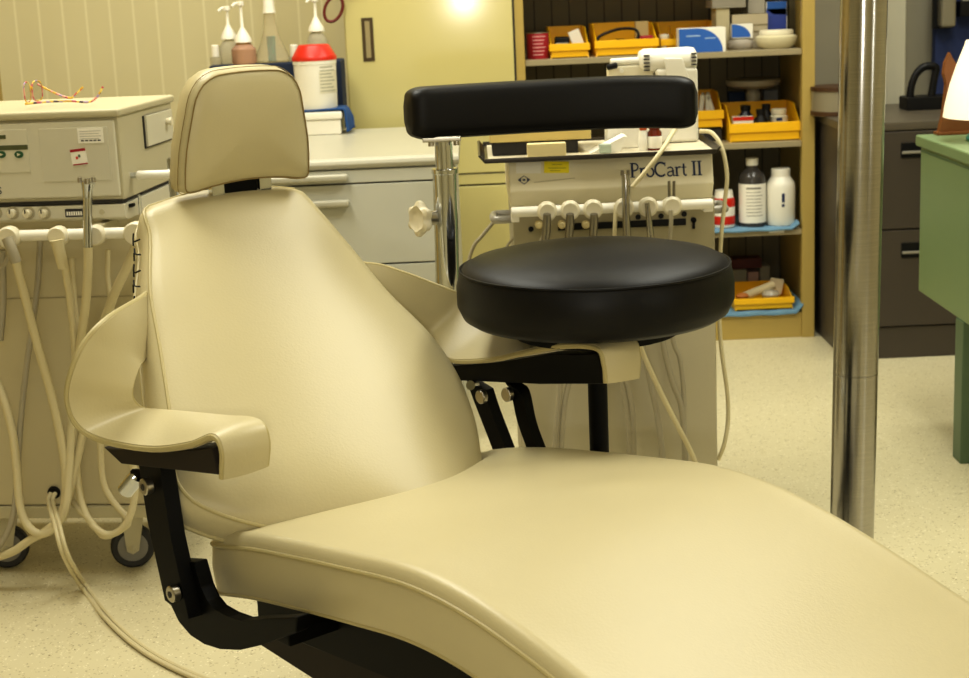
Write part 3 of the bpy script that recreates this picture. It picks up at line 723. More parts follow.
# wipes tub
tb = aty(317.5,108,4.64); ZTB = ZB+.0062
tub = thing('wipes_tub', 'white wipes tub with red lid on the blue towel', 'tub', (tb.x,4.64,ZTB))
rt_ = 20.5*4.75/1600; hT = aty(316,60,4.64).z-ZTB
M().lathe([(.001,0),(rt_*.93,0),(rt_*.96,.006),(rt_,hT-.012),(rt_*1.03,hT-.01),(rt_*1.03,hT),(.001,hT)], n=40).build('body', WHT, tub)
M().lathe([(.001,hT),(rt_*1.05,hT),(rt_*1.06,hT+.009),(rt_*1.0,hT+.014),(rt_*.74,hT+.041),(rt_*.68,hT+.044),(.001,hT+.044)], n=40).build('lid', RED, tub)
lb = M()
lb.loft([[Vector((rt_*1.002*math.cos(a)*(.985 if z < hT*.4 else 1), rt_*1.002*math.sin(a), z)) for a in [math.radians(-75+i*8) for i in range(10)]] for z in (.045,hT-.03)], closed=False)
lbo = lb.build('label', mat('pale_label','#D8D2BC',.6), tub)
tl = M()
for i in range(9):
    z = .05+i*.0095
    tl.loft([[Vector((rt_*1.006*math.cos(a), rt_*1.006*math.sin(a), zz_)) for a in [math.radians(-72+k*7) for k in range(8 - i % 3)]] for zz_ in (z, z+.0035)], closed=False)
tl.build('print', mat('grey_print','#A9A58E',.7), lbo)
# bottles on the navy box
def pump_bottle(px, pybase, Y, label, ma, rb, hb, neck, pump, name='pump_bottle', nz=.03, collar=None):
    x = aty(px, 40, Y).x
    t = thing(name, label, 'bottle', (x, Y, ZN))
    M().lathe([(.001,0),(rb*.95,0),(rb,.006),(rb,hb*.7),(rb*.7,hb*.9),(neck,hb),(neck,hb+.004),(.001,hb+.004)], n=28).build('body', ma, t)
    M().lathe([(neck+.012,hb+.001),(neck+.010,hb+.012),(neck,hb+.03),(.005,hb+.045),(.004,hb+pump),(.001,hb+pump)], n=24).build('cap', WHT, t)
    M().cyl((0,0,hb+pump),(0,0,hb+pump+.014),.010,16,bev=.002).tube([(0,0,hb+pump+.008),(-.014,-.004,hb+pump+.008),(-.024,-.008,hb+pump+.0)], .0045, 10, 3).build('nozzle', WHT, t)
    if collar: M().cyl((0,0,hb-.004),(0,0,hb+.003),neck+.008,20).build('collar', collar, t)
    return t
def hz_(py, Y): return aty(260, py, Y).z-ZN
pump_bottle(229, 60, 4.80, 'clear pump bottle with white pump, leftmost behind the headrest', FROST, .03, hz_(38,4.8), .012, .082)
pump_bottle(243, 60, 4.76, 'rose tinted pump bottle with a gold collar behind the headrest', ROSE, .036, hz_(42,4.76), .014, .105, collar=mat('gold_collar','#B08B4A',.3,.8))
pump_bottle(317, 60, 4.81, 'frosted pump bottle standing behind the red lidded tub', FROST, .03, hz_(34,4.81), .012, .085)
for px, py, lab in ((215,43,'small bottle with white cap at the left end of the pump bottles'),(294,46,'small white capped bottle between the green flask and the wipes tub')):
    x = aty(px, 50, 4.78).x; h = hz_(py, 4.78)
    t = thing('small_bottle', lab, 'bottle', (x, 4.78, ZN), group='small white capped bottles')
    M().lathe([(.001,0),(.016,0),(.017,.004),(.017,max(.012,h-.036)),(.001,max(.012,h-.036))], n=20).build('body', FROST, t)
    M().cyl((0,0,max(.012,h-.036)),(0,0,h),.0115,20,bev=.002).build('cap', WHT, t)
x = aty(271, 40, 4.79).x; h = hz_(29, 4.79)
fk = thing('conical_flask', 'clear conical dispenser flask with green liquid and tall white cap', 'flask', (x,4.79,ZN))
M().lathe([(.001,0),(.05,0),(.054,.006),(.046,.025),(.03,.06),(.02,h),(.016,h+.045),(.001,h+.045)], n=32).build('body', mat('flask_plastic','#E6DFC6',.25,var=.02,Transmission_Weight=.75,IOR=1.05), fk)
M().lathe([(.001,.004),(.011,.004),(.012,.05),(.012,.075),(.001,.075)], n=20).build('inner_tube', GREENL, fk)
M().lathe([(.001,h+.045),(.019,h+.045),(.017,h+.055),(.014,h+.10),(.001,h+.10)], n=20).build('cap', WHT, fk)

# ------------------------------------------------------------------ tall cupboard
CY = 4.95
cup = thing('metal_cupboard', 'tall mustard cream metal cupboard with one closed side and open shelves', 'cupboard', (.33, CY, 0))
UF = Frame((.33, CY, 0))
def u_(px, py, y=0): return UF.at(px, py, y)
XL = u_(346,60).x; XD = u_(514,60).x; XP = u_(525,60).x; XQ = u_(802,60).x; XR = u_(814.5,200).x
HC = 1.85; DP = .47
M().box((XL,.004,0),(XL+.02,DP,HC)).build('side_panel', YCUP, cup)
M().box((XR-.02,.0,0),(XR,DP,HC)).build('side_panel', YCUPD, cup)
M().box((XD+.004,-.004,0),(XP,.03,HC), .002).box((XP-.012,.03,0),(XP-.002,DP-.01,HC)).build('divider_post', YCUPD, cup)
M().box((XQ,-.004,0),(XR,.03,HC), .002).build('corner_post', YCUPD, cup)
M().box((XL,DP-.012,0),(XR,DP,HC)).build('back_panel', TILEB, cup)
M().box((XL,0,HC-.03),(XR,DP,HC)).build('top_panel', YCUP, cup)
zs_ = [u_(660,55).z-.004, u_(760,144).z, u_(760,231).z, u_(760,317).z, 1.22, 1.5]
SH = [u_(663,54.5).z, u_(762,142.5).z, u_(762,230.5).z, u_(762,314).z, 1.24, 1.52]
for i, z in enumerate(SH):
    if i == 3: continue
    M().box((XP,.004,z-.018),(XQ,DP-.012,z), .002).build('shelf', SHELF, cup)
M().box((XP,.004,0),(XQ,DP-.012,SH[3]), .002).build('plinth', YCUPD, cup)
zd = u_(488,172).z; zr = u_(488,184).z
d = M().box((XL+.004,-.014,zd),(XD,.004,HC-.01), .003).build('door', YCUP, cup)
a = u_(361,18,-.014); b = u_(375,61,-.014)
hd = M().box((a.x,-.0165,b.z),(b.x,-.012,a.z), .001).build('handle_plate', mat('dark_bronze','#4A3A1C',.4), d)
M().box((a.x+.010,-.018,b.z+.010),(b.x-.010,-.013,a.z-.010), .001).build('handle_recess', mat('tan_recess','#9E9068',.5), hd)
d2 = M().box((XL+.004,-.014,.04),(XD,.004,zr-.003), .003).build('door', YCUP, cup)
M().box((XL+.004,-.010,zr+.002),(XD,.004,zd-.004), .002).build('rail', YCUP, cup)
M().box((XD-.002,-.006,0),(XD+.006,.02,HC)).build('door_gap', DARK, cup)
M().box((XL+.02,.02,.02),(XP-.012,DP-.02,HC-.03)).build('closed_side_lining', DARK, cup)

def shelf_z(i): return SH[i]
def w_(px, py, y): return aty(px, py, CY+y)
def bin_(px0, px1, pyf, i, y, dp, label, lift=0, hb=.045):
    """open-fronted stacking bin: tall back, sides sloping to a lipped low front"""
    z0 = SH[i]+lift; a = w_(px0, pyf, y); b = w_(px1, pyf, y); hf = a.z*.5+b.z*.5-z0
    x0, x1 = a.x, b.x; cx = (x0+x1)/2; hw = (x1-x0)/2
    t = thing('storage_bin', label, 'bin', (cx, CY+y, z0), group='yellow storage bins')
    H = hf+hb; th = .003
    body = M()
    body.box((-hw+.008,.004,0),(hw-.008,dp,th))
    body.box((-hw+.008,.004,0),(hw-.008,.008,hf*.55))
    body.box((-hw+.006,dp-th,0),(hw-.006,dp,H))
    for s in (-1, 1):
        x = s*(hw-.006); body.prism([(.004,0),(dp,0),(dp,H),(dp*.45,H),(.02,hf)], 0, x-th/2, x+th/2)
    bo = body.build('body', YBIN, t)
    M().box((-hw,-.002,hf*.5),(hw,.006,hf), .0015).build('front_lip', YBIN, bo)
    return t, hw, hf, H, z0, cx
def bx_(name, label, cat, px0, px1, pyt, pyb, y, dp, ma, z0=None, rz=0, bev=.002, group=None):
    a = w_(px0, pyt, y); b = w_(px1, pyb, y)
    zb_ = b.z if z0 is None else z0
    o = M().box((-(b.x-a.x)/2,0,0),((b.x-a.x)/2,dp,w_((px0+px1)/2, pyt, y).z-zb_), bev).build(name, ma)
    o.location = ((a.x+b.x)/2, CY+y, zb_); o.rotation_euler.z = rz
    return tag(o, label, cat, group)
# shelf A (upper) -------------------------------------------------
cz = SH[0]; a = w_(527,45,.05); b = w_(549.5,45,.05)
can = thing('red_can', 'red printed can at the left end of the upper shelf', 'can', ((a.x+b.x)/2, CY+.08, cz))
rc = (b.x-a.x)/2; hcn = w_(538,33,.06).z-cz
M().lathe([(.001,0),(rc*.98,0),(rc,.003),(rc,hcn-.003),(rc*.97,hcn),(.001,hcn)], n=32).build('body', REDC, can)
M().lathe([(rc*.9,hcn),(rc*1.01,hcn-.001),(rc*1.01,hcn+.002),(rc*.9,hcn+.001)], n=32).build('rim', ZINC, can)
tl = M()
for i in range(6):
    z = .012+i*.011; k0, k1 = (-120, -60+8*(i % 3))
    tl.loft([[Vector((rc*1.004*math.cos(math.radians(q)), rc*1.004*math.sin(math.radians(q)), zz_)) for q in range(k0, k1, 8)] for zz_ in (z, z+.003)], closed=False)
tl.build('print', mat('pale_pink_print','#D9A6A0',.6), can)
b1, hw, hf, H, z0, cx = bin_(549, 590, 43.5, 0, .04, .30, 'yellow bin beside the red can on the upper shelf')
tag(M().box((-.05,0,0),(-.005,.06,.03),.006).build('black_case', BLKP), 'small black case lying in the yellow bin beside the red can', 'case').location = (cx+.01, CY+.10, z0+hf-.012)
o = tag(M().box((-.018,0,0),(.018,.012,.062),.002).build('white_carton', PAPER), 'white carton leaning in the yellow bin beside the red can', 'carton'); o.location = (cx+.038, CY+.11, z0+hf-.022); o.rotation_euler.y = -.35
o = tag(M().box((-.02,0,0),(.02,.04,.01),.002).build('foil_packet', GREYD), 'grey packet at the front of the bin beside the red can', 'packet'); o.location = (cx-.022, CY+.052, z0+hf-.008)
b2, hw, hf, H, z0, cx = bin_(594.5, 659, 39.5, 0, .04, .30, 'yellow bin holding a black cable, middle of the upper shelf')
tag(M().tube([(cx-.09,CY+.07,z0+hf-.01),(cx-.08,CY+.07,z0+hf+.012),(cx-.02,CY+.10,z0+hf+.03),(cx+.03,CY+.11,z0+hf+.028),(cx+.042,CY+.10,z0+hf+.012),(cx+.03,CY+.08,z0+hf-.005),(cx-.03,CY+.07,z0+hf-.002)], .0045, 8, 6).build('black_cable', BLKP, loc=(cx,CY+.09,z0)), 'black cable looped in the middle yellow bin', 'cable')
o = tag(M().box((-.02,0,0),(.02,.03,.075),.001).build('tan_carton', TAN), 'tan carton upright in the yellow bin with the black cable', 'carton'); o.location = (cx+.058, CY+.14, z0+hf-.025)
o = tag(M().box((-.02,0,0),(.02,.025,.016),.003).build('red_packet', REDC), 'red packet in front of the tan carton in the yellow bin', 'packet'); o.location = (cx+.065, CY+.07, z0+hf-.008)
b3, hw, hf, H, z0, cx = bin_(660.5, 722, 38, 0, .12, .28, 'yellow bin partly hidden behind the blue tissue carton')
t = thing('glass_vial', 'small clear vial standing in the bin behind the blue tissue carton', 'bottle', (cx-.062, CY+.17, z0+.004))
M().lathe([(.001,0),(.012,0),(.012,hf+.004),(.005,hf+.014),(.004,hf+.034),(.001,hf+.034)], n=16).build('body', CLEAR, t)
t = thing('round_pot', 'small white round pot in the bin behind the blue tissue carton', 'pot', (cx-.083, CY+.135, z0+.004))
M().lathe([(.001,0),(.013,0),(.013,hf-.004),(.016,hf),(.016,hf+.01),(.001,hf+.012)], n=20).build('body', WHT, t)
bb = bx_('tissue_carton', 'large blue and white carton at the middle of the upper shelf', 'carton', 679, 726, 28, 50, .02, .07, PAPER, SH[0])
wq = .5*(w_(726,40,.02).x-w_(679,40,.02).x); hq = w_(702,28,.02).z-SH[0]
sw_ = M(); ring = [(-wq, 0.001)]+[(wq*.86*1.0-((1-math.cos(a)))*wq*1.1+.0, hq*.98*math.sin(a)+.001) for a in [PI/2*i/10 for i in range(11)]]+[(-wq, hq-.001)]
sw_.prism(ring, 1, -.0012, -.0004); sw_.build('blue_panel', BLUE, bb)
M().box((-wq*.7,-.0018,hq*.66),(-wq*.1,-.001,hq*.72)).box((wq*.1,-.0018,hq*.55),(wq*.55,-.001,hq*.6)).build('print', mat('pale_blue_print','#9DB8DC',.6), bb)
o = bx_('white_carton', 'tall white carton leaning behind the blue tissue carton', 'carton', 716, 730, 8, 52, .14, .1, mat('off_white_card','#C9BF9E',.7), SH[0])
o = bx_('cream_carton', 'wide cream carton in the right-hand stack of the upper shelf', 'carton', 732, 768, 14, 40, .14, .14, mat('beige_card','#C8BCA0',.7), SH[0]); topz = w_(750,14,.14).z
M().box((-.055,-.002,.07),(.055,0,.074)).box((-.055,-.002,.05),(.055,0,.053)).build('lid_edge', mat('dark_beige_card','#9A8D6E',.7), o)  # darker beige lines across the carton front
o = bx_('blue_carton', 'small carton with round blue panel above the clear bag', 'carton', 732, 753, 24, 39, .09, .04, PAPER, w_(742,38.5,.09).z)
wq = .033; M().prism([(-wq,.004)]+[(-wq+.058*math.cos(a), .004+.04*math.sin(a)) for a in [PI/2*i/8 for i in range(9)]]+[(-wq,.044)], 1, -.0012, -.0004).build('blue_panel', BLUE, o)
zc1 = w_(742,38.5,.09).z
t = tag(M().lathe([(.001,0),(.034,.0),(.042,.008),(.042,.022),(.034,max(.03,zc1-SH[0]-.004)),(.02,zc1-SH[0]-.001),(.001,zc1-SH[0]-.001)], n=14, sy=.75).build('clear_bag', mat('clear_bag','#D8CFC0',.25,Transmission_Weight=.5,IOR=1.1), loc=(0,0,0)), 'clear plastic bag of small parts under the small blue carton', 'bag'); t.location = (w_(741,45,.10).x, CY+.11, SH[0])
bcx = w_(776,20,.12).x
t = thing('lidded_tub', 'cream oval lidded tub at the right end of the upper shelf', 'tub', (w_(776,40,.08).x, CY+.075, SH[0]))
htb = w_(776,30,.05).z-SH[0]
M().lathe([(.001,0),(.045,0),(.058,.010),(.065,.026),(.064,.036),(.056,htb*.72),(.05,htb*.74),(.001,htb*.74)], n=36, sy=.8).build('body', mat('cream_tub','#CFC6A6',.4), t)
M().lathe([(.001,htb*.74),(.053,htb*.74),(.053,htb*.9),(.05,htb*1.0),(.001,htb*1.0)], n=36, sy=.8).build('lid', WHTC, t)
o = bx_('blue_carton', 'blue and white carton standing behind the oval tub, under the smaller one', 'carton', 766, 787.5, 16, 40, .16, .08, PAPER, SH[0]); M().box((-.033,-.0012,.055),(.030,-.0002,.118)).build('blue_panel', mat('violet_blue_print','#3A4FA8',.5), o)
zt1 = w_(776,16,.16).z
o = bx_('blue_carton', 'blue and white carton topmost behind the oval tub', 'carton', 766, 787, 1.5, 16, .16, .08, PAPER, zt1); M().prism([(-.03,.045),(-.03,.02),(-.01,.006),(.031,.003),(.031,.045)], 1, -.0012, -.0004).build('blue_panel', BLUE, o)
o = bx_('grey_carton', 'flat grey carton lying on the tall white carton', 'carton', 712, 746, -6, 8, .13, .14, mat('grey_card','#A29C8E',.6), w_(729,8,.14).z+.0005)
o = bx_('grey_carton', 'flat grey carton lying on the wide cream carton', 'carton', 748, 765, -6, 13, .16, .12, mat('silver_card','#B5AFA2',.5), topz+.0005)
o = bx_('olive_carton', 'dull olive carton against the right end of the upper shelf', 'carton', 789, 801, -8, 14, .20, .1, mat('olive_card','#6F684E',.7), SH[0])
# shelf B --------------------------------------------------------
z = SH[1]
o = bx_('dark_box', 'dark box under the smaller yellow bin', 'box', 696, 722, 128, 142, .10, .20, DARK, z); lf = w_(709,128,.10).z-z+.0005
b4, hw, hf, H, z0, cx = bin_(688, 724, 110.5, 1, .09, .22, 'smaller yellow bin of white tubes raised on a dark box', lift=lf, hb=.05)
for i, (dx, ry) in enumerate(((-.032,.12),(-.006,.02),(.02,-.3))):
    t = thing('white_tube', ('leftmost','middle','rightmost')[i]+' of three pale tubes in the smaller yellow bin', 'tube', (cx+dx+.02, CY+.15, z0+.012), group='pale tubes in the smaller bin'); t.rotation_euler.y = ry
    M().cyl((0,0,0),(0,0,hf+.032),.0085,12).build('barrel', mat('pale_tube','#C8C4B4',.4), t); M().cyl((0,0,hf+.032),(0,0,hf+.04),.005,12).build('tip', GREYD, t)
b5, hw, hf, H, z0, cx = bin_(729, 802, 122.5, 1, .03, .22, 'wide yellow bin of bottles at the right end of the second shelf', hb=.05)
def small_bottle(name, label, x, y, z, r, h, ma, capm, caph=.014, cat='bottle', group=None):
    t = thing(name, label, cat, (x, y, z), group=group)
    M().lathe([(.001,0),(r*.96,0),(r,.004),(r,h*.75),(r*.55,h*.92),(r*.55,h),(.001,h)], n=24).build('body', ma, t)
    M().cyl((0,0,h-.002),(0,0,h+caph),r*.62,20,bev=.0015).build('cap', capm, t)
    return t
zin = z0+.0035
t = thing('white_jar', 'cream lidded jar in the wide yellow bin', 'jar', (cx+.058, CY+.12, zin)); M().lathe([(.001,0),(.027,0),(.028,.004),(.028,hf+.006),(.022,hf+.012),(.001,hf+.012)], n=28).build('body', WHTC, t); M().cyl((0,0,hf+.012),(0,0,hf+.030),.024,28,bev=.002).build('lid', WHTC, t); M().box((-.012,-.0286,hf-.006),(.006,-.027,hf+.004)).build('print', BLUEINK, t)
o = tag(M().box((-.032,0,0),(.032,.03,hf+.014),.002).build('red_white_carton', PAPER), 'red and white carton at the left of the wide yellow bin', 'carton'); o.location = (cx-.062, CY+.07, zin)
M().box((-.032,-.001,hf+.002),(.032,.001,hf+.0135)).build('red_band', RED, o)
small_bottle('dark_bottle', 'black bottle directly in front of the white dish stem in the wide bin', cx-.005, CY+.08, zin, .024, hf+.02, BLKP, BLKP)
small_bottle('dark_bottle', 'black bottle left of the white dish stem in the wide bin', cx-.045, CY+.13, zin, .026, hf+.03, mat('navy_glass','#14182A',.3), BLKP)
small_bottle('dark_bottle', 'black bottle right of the white dish stem, beside the cream jar', cx+.022, CY+.14, zin, .022, hf+.03, BLKP, BLKP)
dz = aty(753,86,CY+.30)
t = thing('pedestal_dish', 'grey round dish on a white stem behind the wide yellow bin', 'dish', (dz.x, CY+.30, z))
zd_ = aty(750,84,CY+.30).z-z
M().lathe([(.001,zd_-.012),(.06,zd_-.012),(.083,zd_-.004),(.088,zd_+.006),(.088,zd_+.013),(.082,zd_+.016),(.001,zd_+.012)], n=40).build('dish', mat('satin_grey','#B5B0A2',.4), t)
M().lathe([(.001,0),(.018,0),(.018,.01),(.012,.02),(.012,zd_-.075),(.022,zd_-.07),(.024,zd_-.03),(.016,zd_-.012),(.001,zd_-.012)], n=28).build('stem', mat('pale_grey_stem','#BDB9AA',.35), t)
bx_('blue_carton', 'dark blue carton left of the white dish stem on the second shelf', 'carton', 729, 745, 92, 136, .395, .04, mat('dim_blue_card','#2A4470',.6), z)
bx_('white_carton', 'white and blue carton right of the white dish stem on the second shelf', 'carton', 764, 778, 90, 136, .395, .04, mat('blue_grey_card','#AFB4BC',.6), z)
# shelf C --------------------------------------------------------
z = SH[2]
def cloth(name, label, px0, px1, i, y0, y1, ma, hang=.006, curl=0):
    a = w_(px0,230,y0).x; b = w_(px1,230,y0).x; rs = []
    for j in range(13):
        q = j/12; x = a+(b-a)*q; up = curl*max(0, q-.9)**2*90
        top_ = [Vector((x, CY+y, SH[i]+zz_+up+.0012*math.sin(q*17+y*40))) for y, zz_ in ((y0-.006,-hang),(y0-.004,.001),(y0+.02,.003),((y0+y1)/2,.003),(y1,.003))]
        rs.append(top_+[p+Vector((0,-.001,.004)) for p in reversed(top_)])
    return tag(M().loft(rs).build(name, ma, loc=((a+b)/2, CY+y0, SH[i])), label, 'cloth')
cloth('blue_cloth', 'light blue cloth under the bottles on the third shelf', 712, 799, 2, .0, .30, BLUEC, .002, curl=.02)
zc_ = z+.0082
a = w_(738,200,.08); b = w_(765,200,.08); rb = (b.x-a.x)/2; hb_ = w_(751,165,.06).z-zc_
t = thing('label_bottle', 'dark tinted bottle with white label and white cap on the third shelf', 'bottle', ((a.x+b.x)/2, CY+.065, zc_))
M().lathe([(.001,0),(rb*.95,0),(rb,.006),(rb,hb_*.78),(rb*.9,hb_*.86),(rb*.42,hb_*.95),(rb*.42,hb_),(.001,hb_)], n=36).build('body', mat('smoke_bottle','#45413E',.2,var=.02), t)
M().cyl((0,0,hb_-.002),(0,0,hb_+.022),rb*.46,24,bev=.002).build('cap', WHT, t)
lbo = M().lathe([(rb*1.004,.012),(rb*1.006,.013),(rb*1.006,hb_*.70),(rb*1.004,hb_*.705)], n=36).build('label', PAPER, t)
tl = M()
for i in range(9):
    zz_ = hb_*(.62-.055*i); tl.loft([[Vector((rb*1.012*math.cos(math.radians(q)), rb*1.012*math.sin(math.radians(q)), zq)) for q in range(-125,-60+5*(i%3),8)] for zq in (zz_, zz_+(.006 if i == 0 else .0022))], closed=False)
tl.build('print', mat('grey_label_print','#8F8A7E',.7), lbo)
a = w_(766,200,.07); b = w_(794.5,200,.07); rb = (b.x-a.x)/2; hb_ = w_(780,176,.06).z-zc_
t = thing('powder_bottle', 'plain white plastic bottle with white cap on the third shelf', 'bottle', ((a.x+b.x)/2, CY+.062, zc_))
M().lathe([(.001,0),(rb*.93,0),(rb,.008),(rb,hb_*.78),(rb*.94,hb_*.88),(rb*.7,hb_*.98),(rb*.66,hb_),(.001,hb_)], n=36).build('body', WHT, t)
M().lathe([(.001,hb_-.001),(rb*.66,hb_-.001),(rb*.66,hb_+.022),(rb*.62,hb_+.025),(.001,hb_+.025)], n=32).build('cap', WHT, t)
q0 = hb_*.62; M().box((-.005,-rb*1.01,q0-.02),(.004,-rb*.97,q0+.008)).box((-.005,-rb*1.01,q0-.034),(.003,-rb*.97,q0-.025)).build('print', BLUEINK, t)
a = w_(712,205,.10); rb = .034
t = thing('red_white_tub', 'red and white banded tub at the left of the third shelf', 'tub', (w_(724,205,.06).x, CY+.062, zc_))
ht_ = w_(724,190,.06).z-zc_
M().lathe([(.001,0),(rb*.95,0),(rb,.004),(rb,ht_*.72),(rb*.86,ht_*.85),(rb*.8,ht_),(.001,ht_)], n=32).build('body', PAPER, t)
M().lathe([(rb*1.005,ht_*.08),(rb*1.012,ht_*.09),(rb*1.012,ht_*.3),(rb*1.005,ht_*.31)], n=32).build('red_band', RED, t)
M().lathe([(rb*1.005,ht_*.56),(rb*1.012,ht_*.57),(rb*1.012,ht_*.72),(rb*.93,ht_*.80)], n=32).build('red_band', RED, t)
a = w_(769,229.5,.003); b = w_(784,232.5,.003)
M().box((a.x-.33,.0015,a.z-CY*0-.0),(b.x-.33,.0045,b.z), mx=None).build('shelf_label', PAPER, cup)
# shelf D --------------------------------------------------------
z = SH[3]
cloth('blue_cloth', 'blue cloth under the lowest yellow bin', 719, 803, 3, .0, .30, BLUEC, .004, curl=.03)
b6, hw, hf, H, z0, cx = bin_(734, 794.5, 298, 3, .02, .20, 'lowest yellow bin, standing on the blue cloth', lift=.0085, hb=.018)
zin = z0+.0035
o = tag(M().cyl((-.05,0,0),(.05,.02,.03),.014,16).build('paper_roll', mat('cream_roll','#CFC09A',.7)), 'cream roll lying in the lowest yellow bin', 'roll'); o.location = (cx-.005, CY+.08, zin+hf-.008)
o = tag(M().box((-.022,0,0),(.022,.006,.05),.001).build('white_card', mat('cream_paper','#D6CCB0',.7)), 'pale card leaning at the right of the lowest yellow bin', 'card'); o.location = (cx+.055, CY+.14, zin+hf-.015); o.rotation_euler.y = .2
o = tag(M().lathe([(.001,0),(.025,0),(.03,.01),(.02,.022),(.001,.026)], n=14, sy=.8).build('clear_bag', mat('grey_bag','#B5AC98',.3)), 'crumpled clear bag in the lowest yellow bin', 'bag'); o.location = (cx+.03, CY+.07, zin+hf-.012)
o = tag(M().lathe([(.001,0),(.018,0),(.022,.008),(.012,.016),(.001,.018)], n=12, sy=.7).build('orange_packet', mat('orange_packet','#B87434',.5)), 'small orange packet at the left of the lowest yellow bin', 'packet'); o.location = (cx-.062, CY+.065, zin+hf-.010)
o = bx_('white_carton', 'white carton behind the lowest yellow bin, leftmost of the row', 'carton', 733, 747, 270, 300, .32, .08, mat('dim_white','#A8A290',.7), z+.0085)
o = bx_('pink_carton', 'pink carton behind the lowest yellow bin', 'carton', 748, 759, 272, 300, .32, .08, PINK, z+.0085)
o = bx_('white_carton', 'white carton behind the lowest yellow bin, right of the pink one', 'carton', 760, 770, 266, 300, .33, .08, mat('dim_white','#A8A290',.7), z+.0085)
zr_ = w_(746,270,.32).z
o = bx_('maroon_case', 'maroon case lying on the cartons behind the lowest yellow bin', 'case', 732, 762, 259, 269, .325, .07, MAROON, w_(748,269.5,.32).z+.002)

# red rubber loop on the cupboard corner
hk = aty(346, 2, CY-.02)
lp = M()
c = aty(333.5, 9, CY-.03); lp.tube([c+Vector((.027*math.cos(a)+.010*math.sin(a), 0, .037*math.sin(a))) for a in [2*PI*i/24 for i in range(24)]], .0048, 10, 2, closed=True)
lp.tube([c+Vector((.010,0,.035)), c+Vector((.03,.0,.044)), c+Vector((.05,.008,.046)), c+Vector((.09,.013,.046))], .0048, 10, 4)
tag(lp.build('hanging_rubber_loop', CABLER, loc=c), 'dark red rubber loop hanging at the cupboard door corner', 'loop')

# ------------------------------------------------------------------ second delivery cart
QF = Frame((.27, 3.2, 0))
pc = thing('dental_cart', 'cream dental cart with printed lettering behind the black stool', 'dental cart', QF.loc)
def q_(px, py, y=0): return QF.at(px, py, y)
xl = q_(509,180).x; xr = q_(714,180).x
z1 = q_(610,157,.02).z; z2 = q_(610,188,0).z; z3 = q_(610,203,.02).z
M().prism([(.018,z1),(.0,z2),(.022,z3),(.40,z3),(.40,z1)], 0, xl, xr, .004).build('head_housing', mat('cream_cart_enamel','#E2DABF',.4,var=.02), pc)
hb0 = M().prism([(.008,z2-.002),(.0205,z3+.001),(.021,z3+.001),(.0085,z2-.002)], 0, xl+.001, xr-.001)
hb0.bm.free()
xb0 = q_(513,230,.03).x; xb1 = q_(715,230,.03).x
body = M().box((xb0,.03,.09),(xb1,.40,z3+.004), .004).build('body', mat('tan_grey_enamel','#A39A7C',.45,var=.03), pc)
zj = q_(610,290,.03).z
M().box((xb0+.002,.027,.10),(xb1-.002,.034,zj-.02), .002).build('front_panel', mat('pale_tan_enamel','#C2BAA0',.45,var=.03), pc)
# lettering: navy serif capitals built from strokes on the sloping face
fx = M()
tilt = math.atan2(.018, z1-z2)
def face(px, py):
    """point on the sloping head face under a pixel"""
    o = QF.l(CC); d_ = ray(px, py); n = Vector((0, -(z1-z2), .018)); k = (Vector((0,0,z2))-o).dot(n)/d_.dot(n); return o+d_*k
fn = Vector((0, -(z1-z2), .018)).normalized()
pL = face(630,170.5); pR = face(702,168)
ux_ = (pR-pL); wtot = ux_.length; ux_.normalize(); uz_ = Vector((0,.018,z1-z2)).normalized()
GH = .030; sc1 = GH
def stroke(pts, w, ox):
    P = [pL+ux_*(ox+x*sc1)+uz_*((y)*sc1-GH*.5)+fn*.0009 for x, y in pts]
    rings = []
    for i, p in enumerate(P):
        t = (P[min(i+1,len(P)-1)]-P[max(i-1,0)]).normalized(); n = t.cross(fn).normalized()*w*sc1*.5
        rings.append([p+n+fn*.0003, p-n+fn*.0003, p-n-fn*.0006, p+n-fn*.0006])
    fx.loft(rings)
def arc(cx, cy, rx, ry, a0, a1, n=10): return [(cx+rx*math.cos(math.radians(a0+(a1-a0)*i/n)), cy+ry*math.sin(math.radians(a0+(a1-a0)*i/n))) for i in range(n+1)]
TK, TN = .15, .06
def g_P(o): stroke([(.15,0),(.15,1)],TK,o); stroke([(0,.02),(.32,.02)],TN,o); stroke([(0,.98),(.3,.98)],TN,o); stroke([(.15,.97)]+arc(.3,.72,.26,.25,90,-90)+[(.15,.47)],.10,o); return .66
def g_r(o): stroke([(.12,0),(.12,.62)],.13,o); stroke([(0,.02),(.27,.02)],TN,o); stroke([(0,.6),(.12,.64)],TN,o); stroke(arc(.32,.42,.2,.2,170,60),.10,o); return .46
def g_o(o): stroke(arc(.28,.32,.24,.30,0,360,20),.11,o); return .60
def g_C(o): stroke(arc(.44,.5,.40,.48,48,312,18),.13,o); stroke([(.74,.98),(.74,.70)],TN,o); return .86
def g_a(o): stroke(arc(.22,.44,.2,.19,150,0),.09,o); stroke([(.42,.45),(.42,.08),(.52,.02)],.12,o); stroke([(.42,.38),(.2,.3)]+arc(.19,.16,.15,.15,100,330),.09,o); return .56
def g_t(o): stroke([(.16,.85),(.16,.12),(.24,.03),(.34,.06)],.12,o); stroke([(0,.6),(.33,.6)],TN,o); return .42
def g_I(o): stroke([(.16,0),(.16,1)],TK,o); stroke([(0,.02),(.32,.02)],TN,o); stroke([(0,.98),(.32,.98)],TN,o); return .38
seq = [g_P, g_r, g_o, g_C, g_a, g_r, g_t, None, g_I, g_I]
adv = [.66,.46,.60,.86,.56,.46,.42,.30,.38,.34]
sc1 = wtot/sum(adv)*1.0; GH = sc1; GH = min(sc1, .034); 
yscale = 1.0
ox = 0
for f, a_ in zip(seq, adv):
    if f: f(ox)
    ox += a_*sc1
fx.build('lettering', BLUEINK, pc)
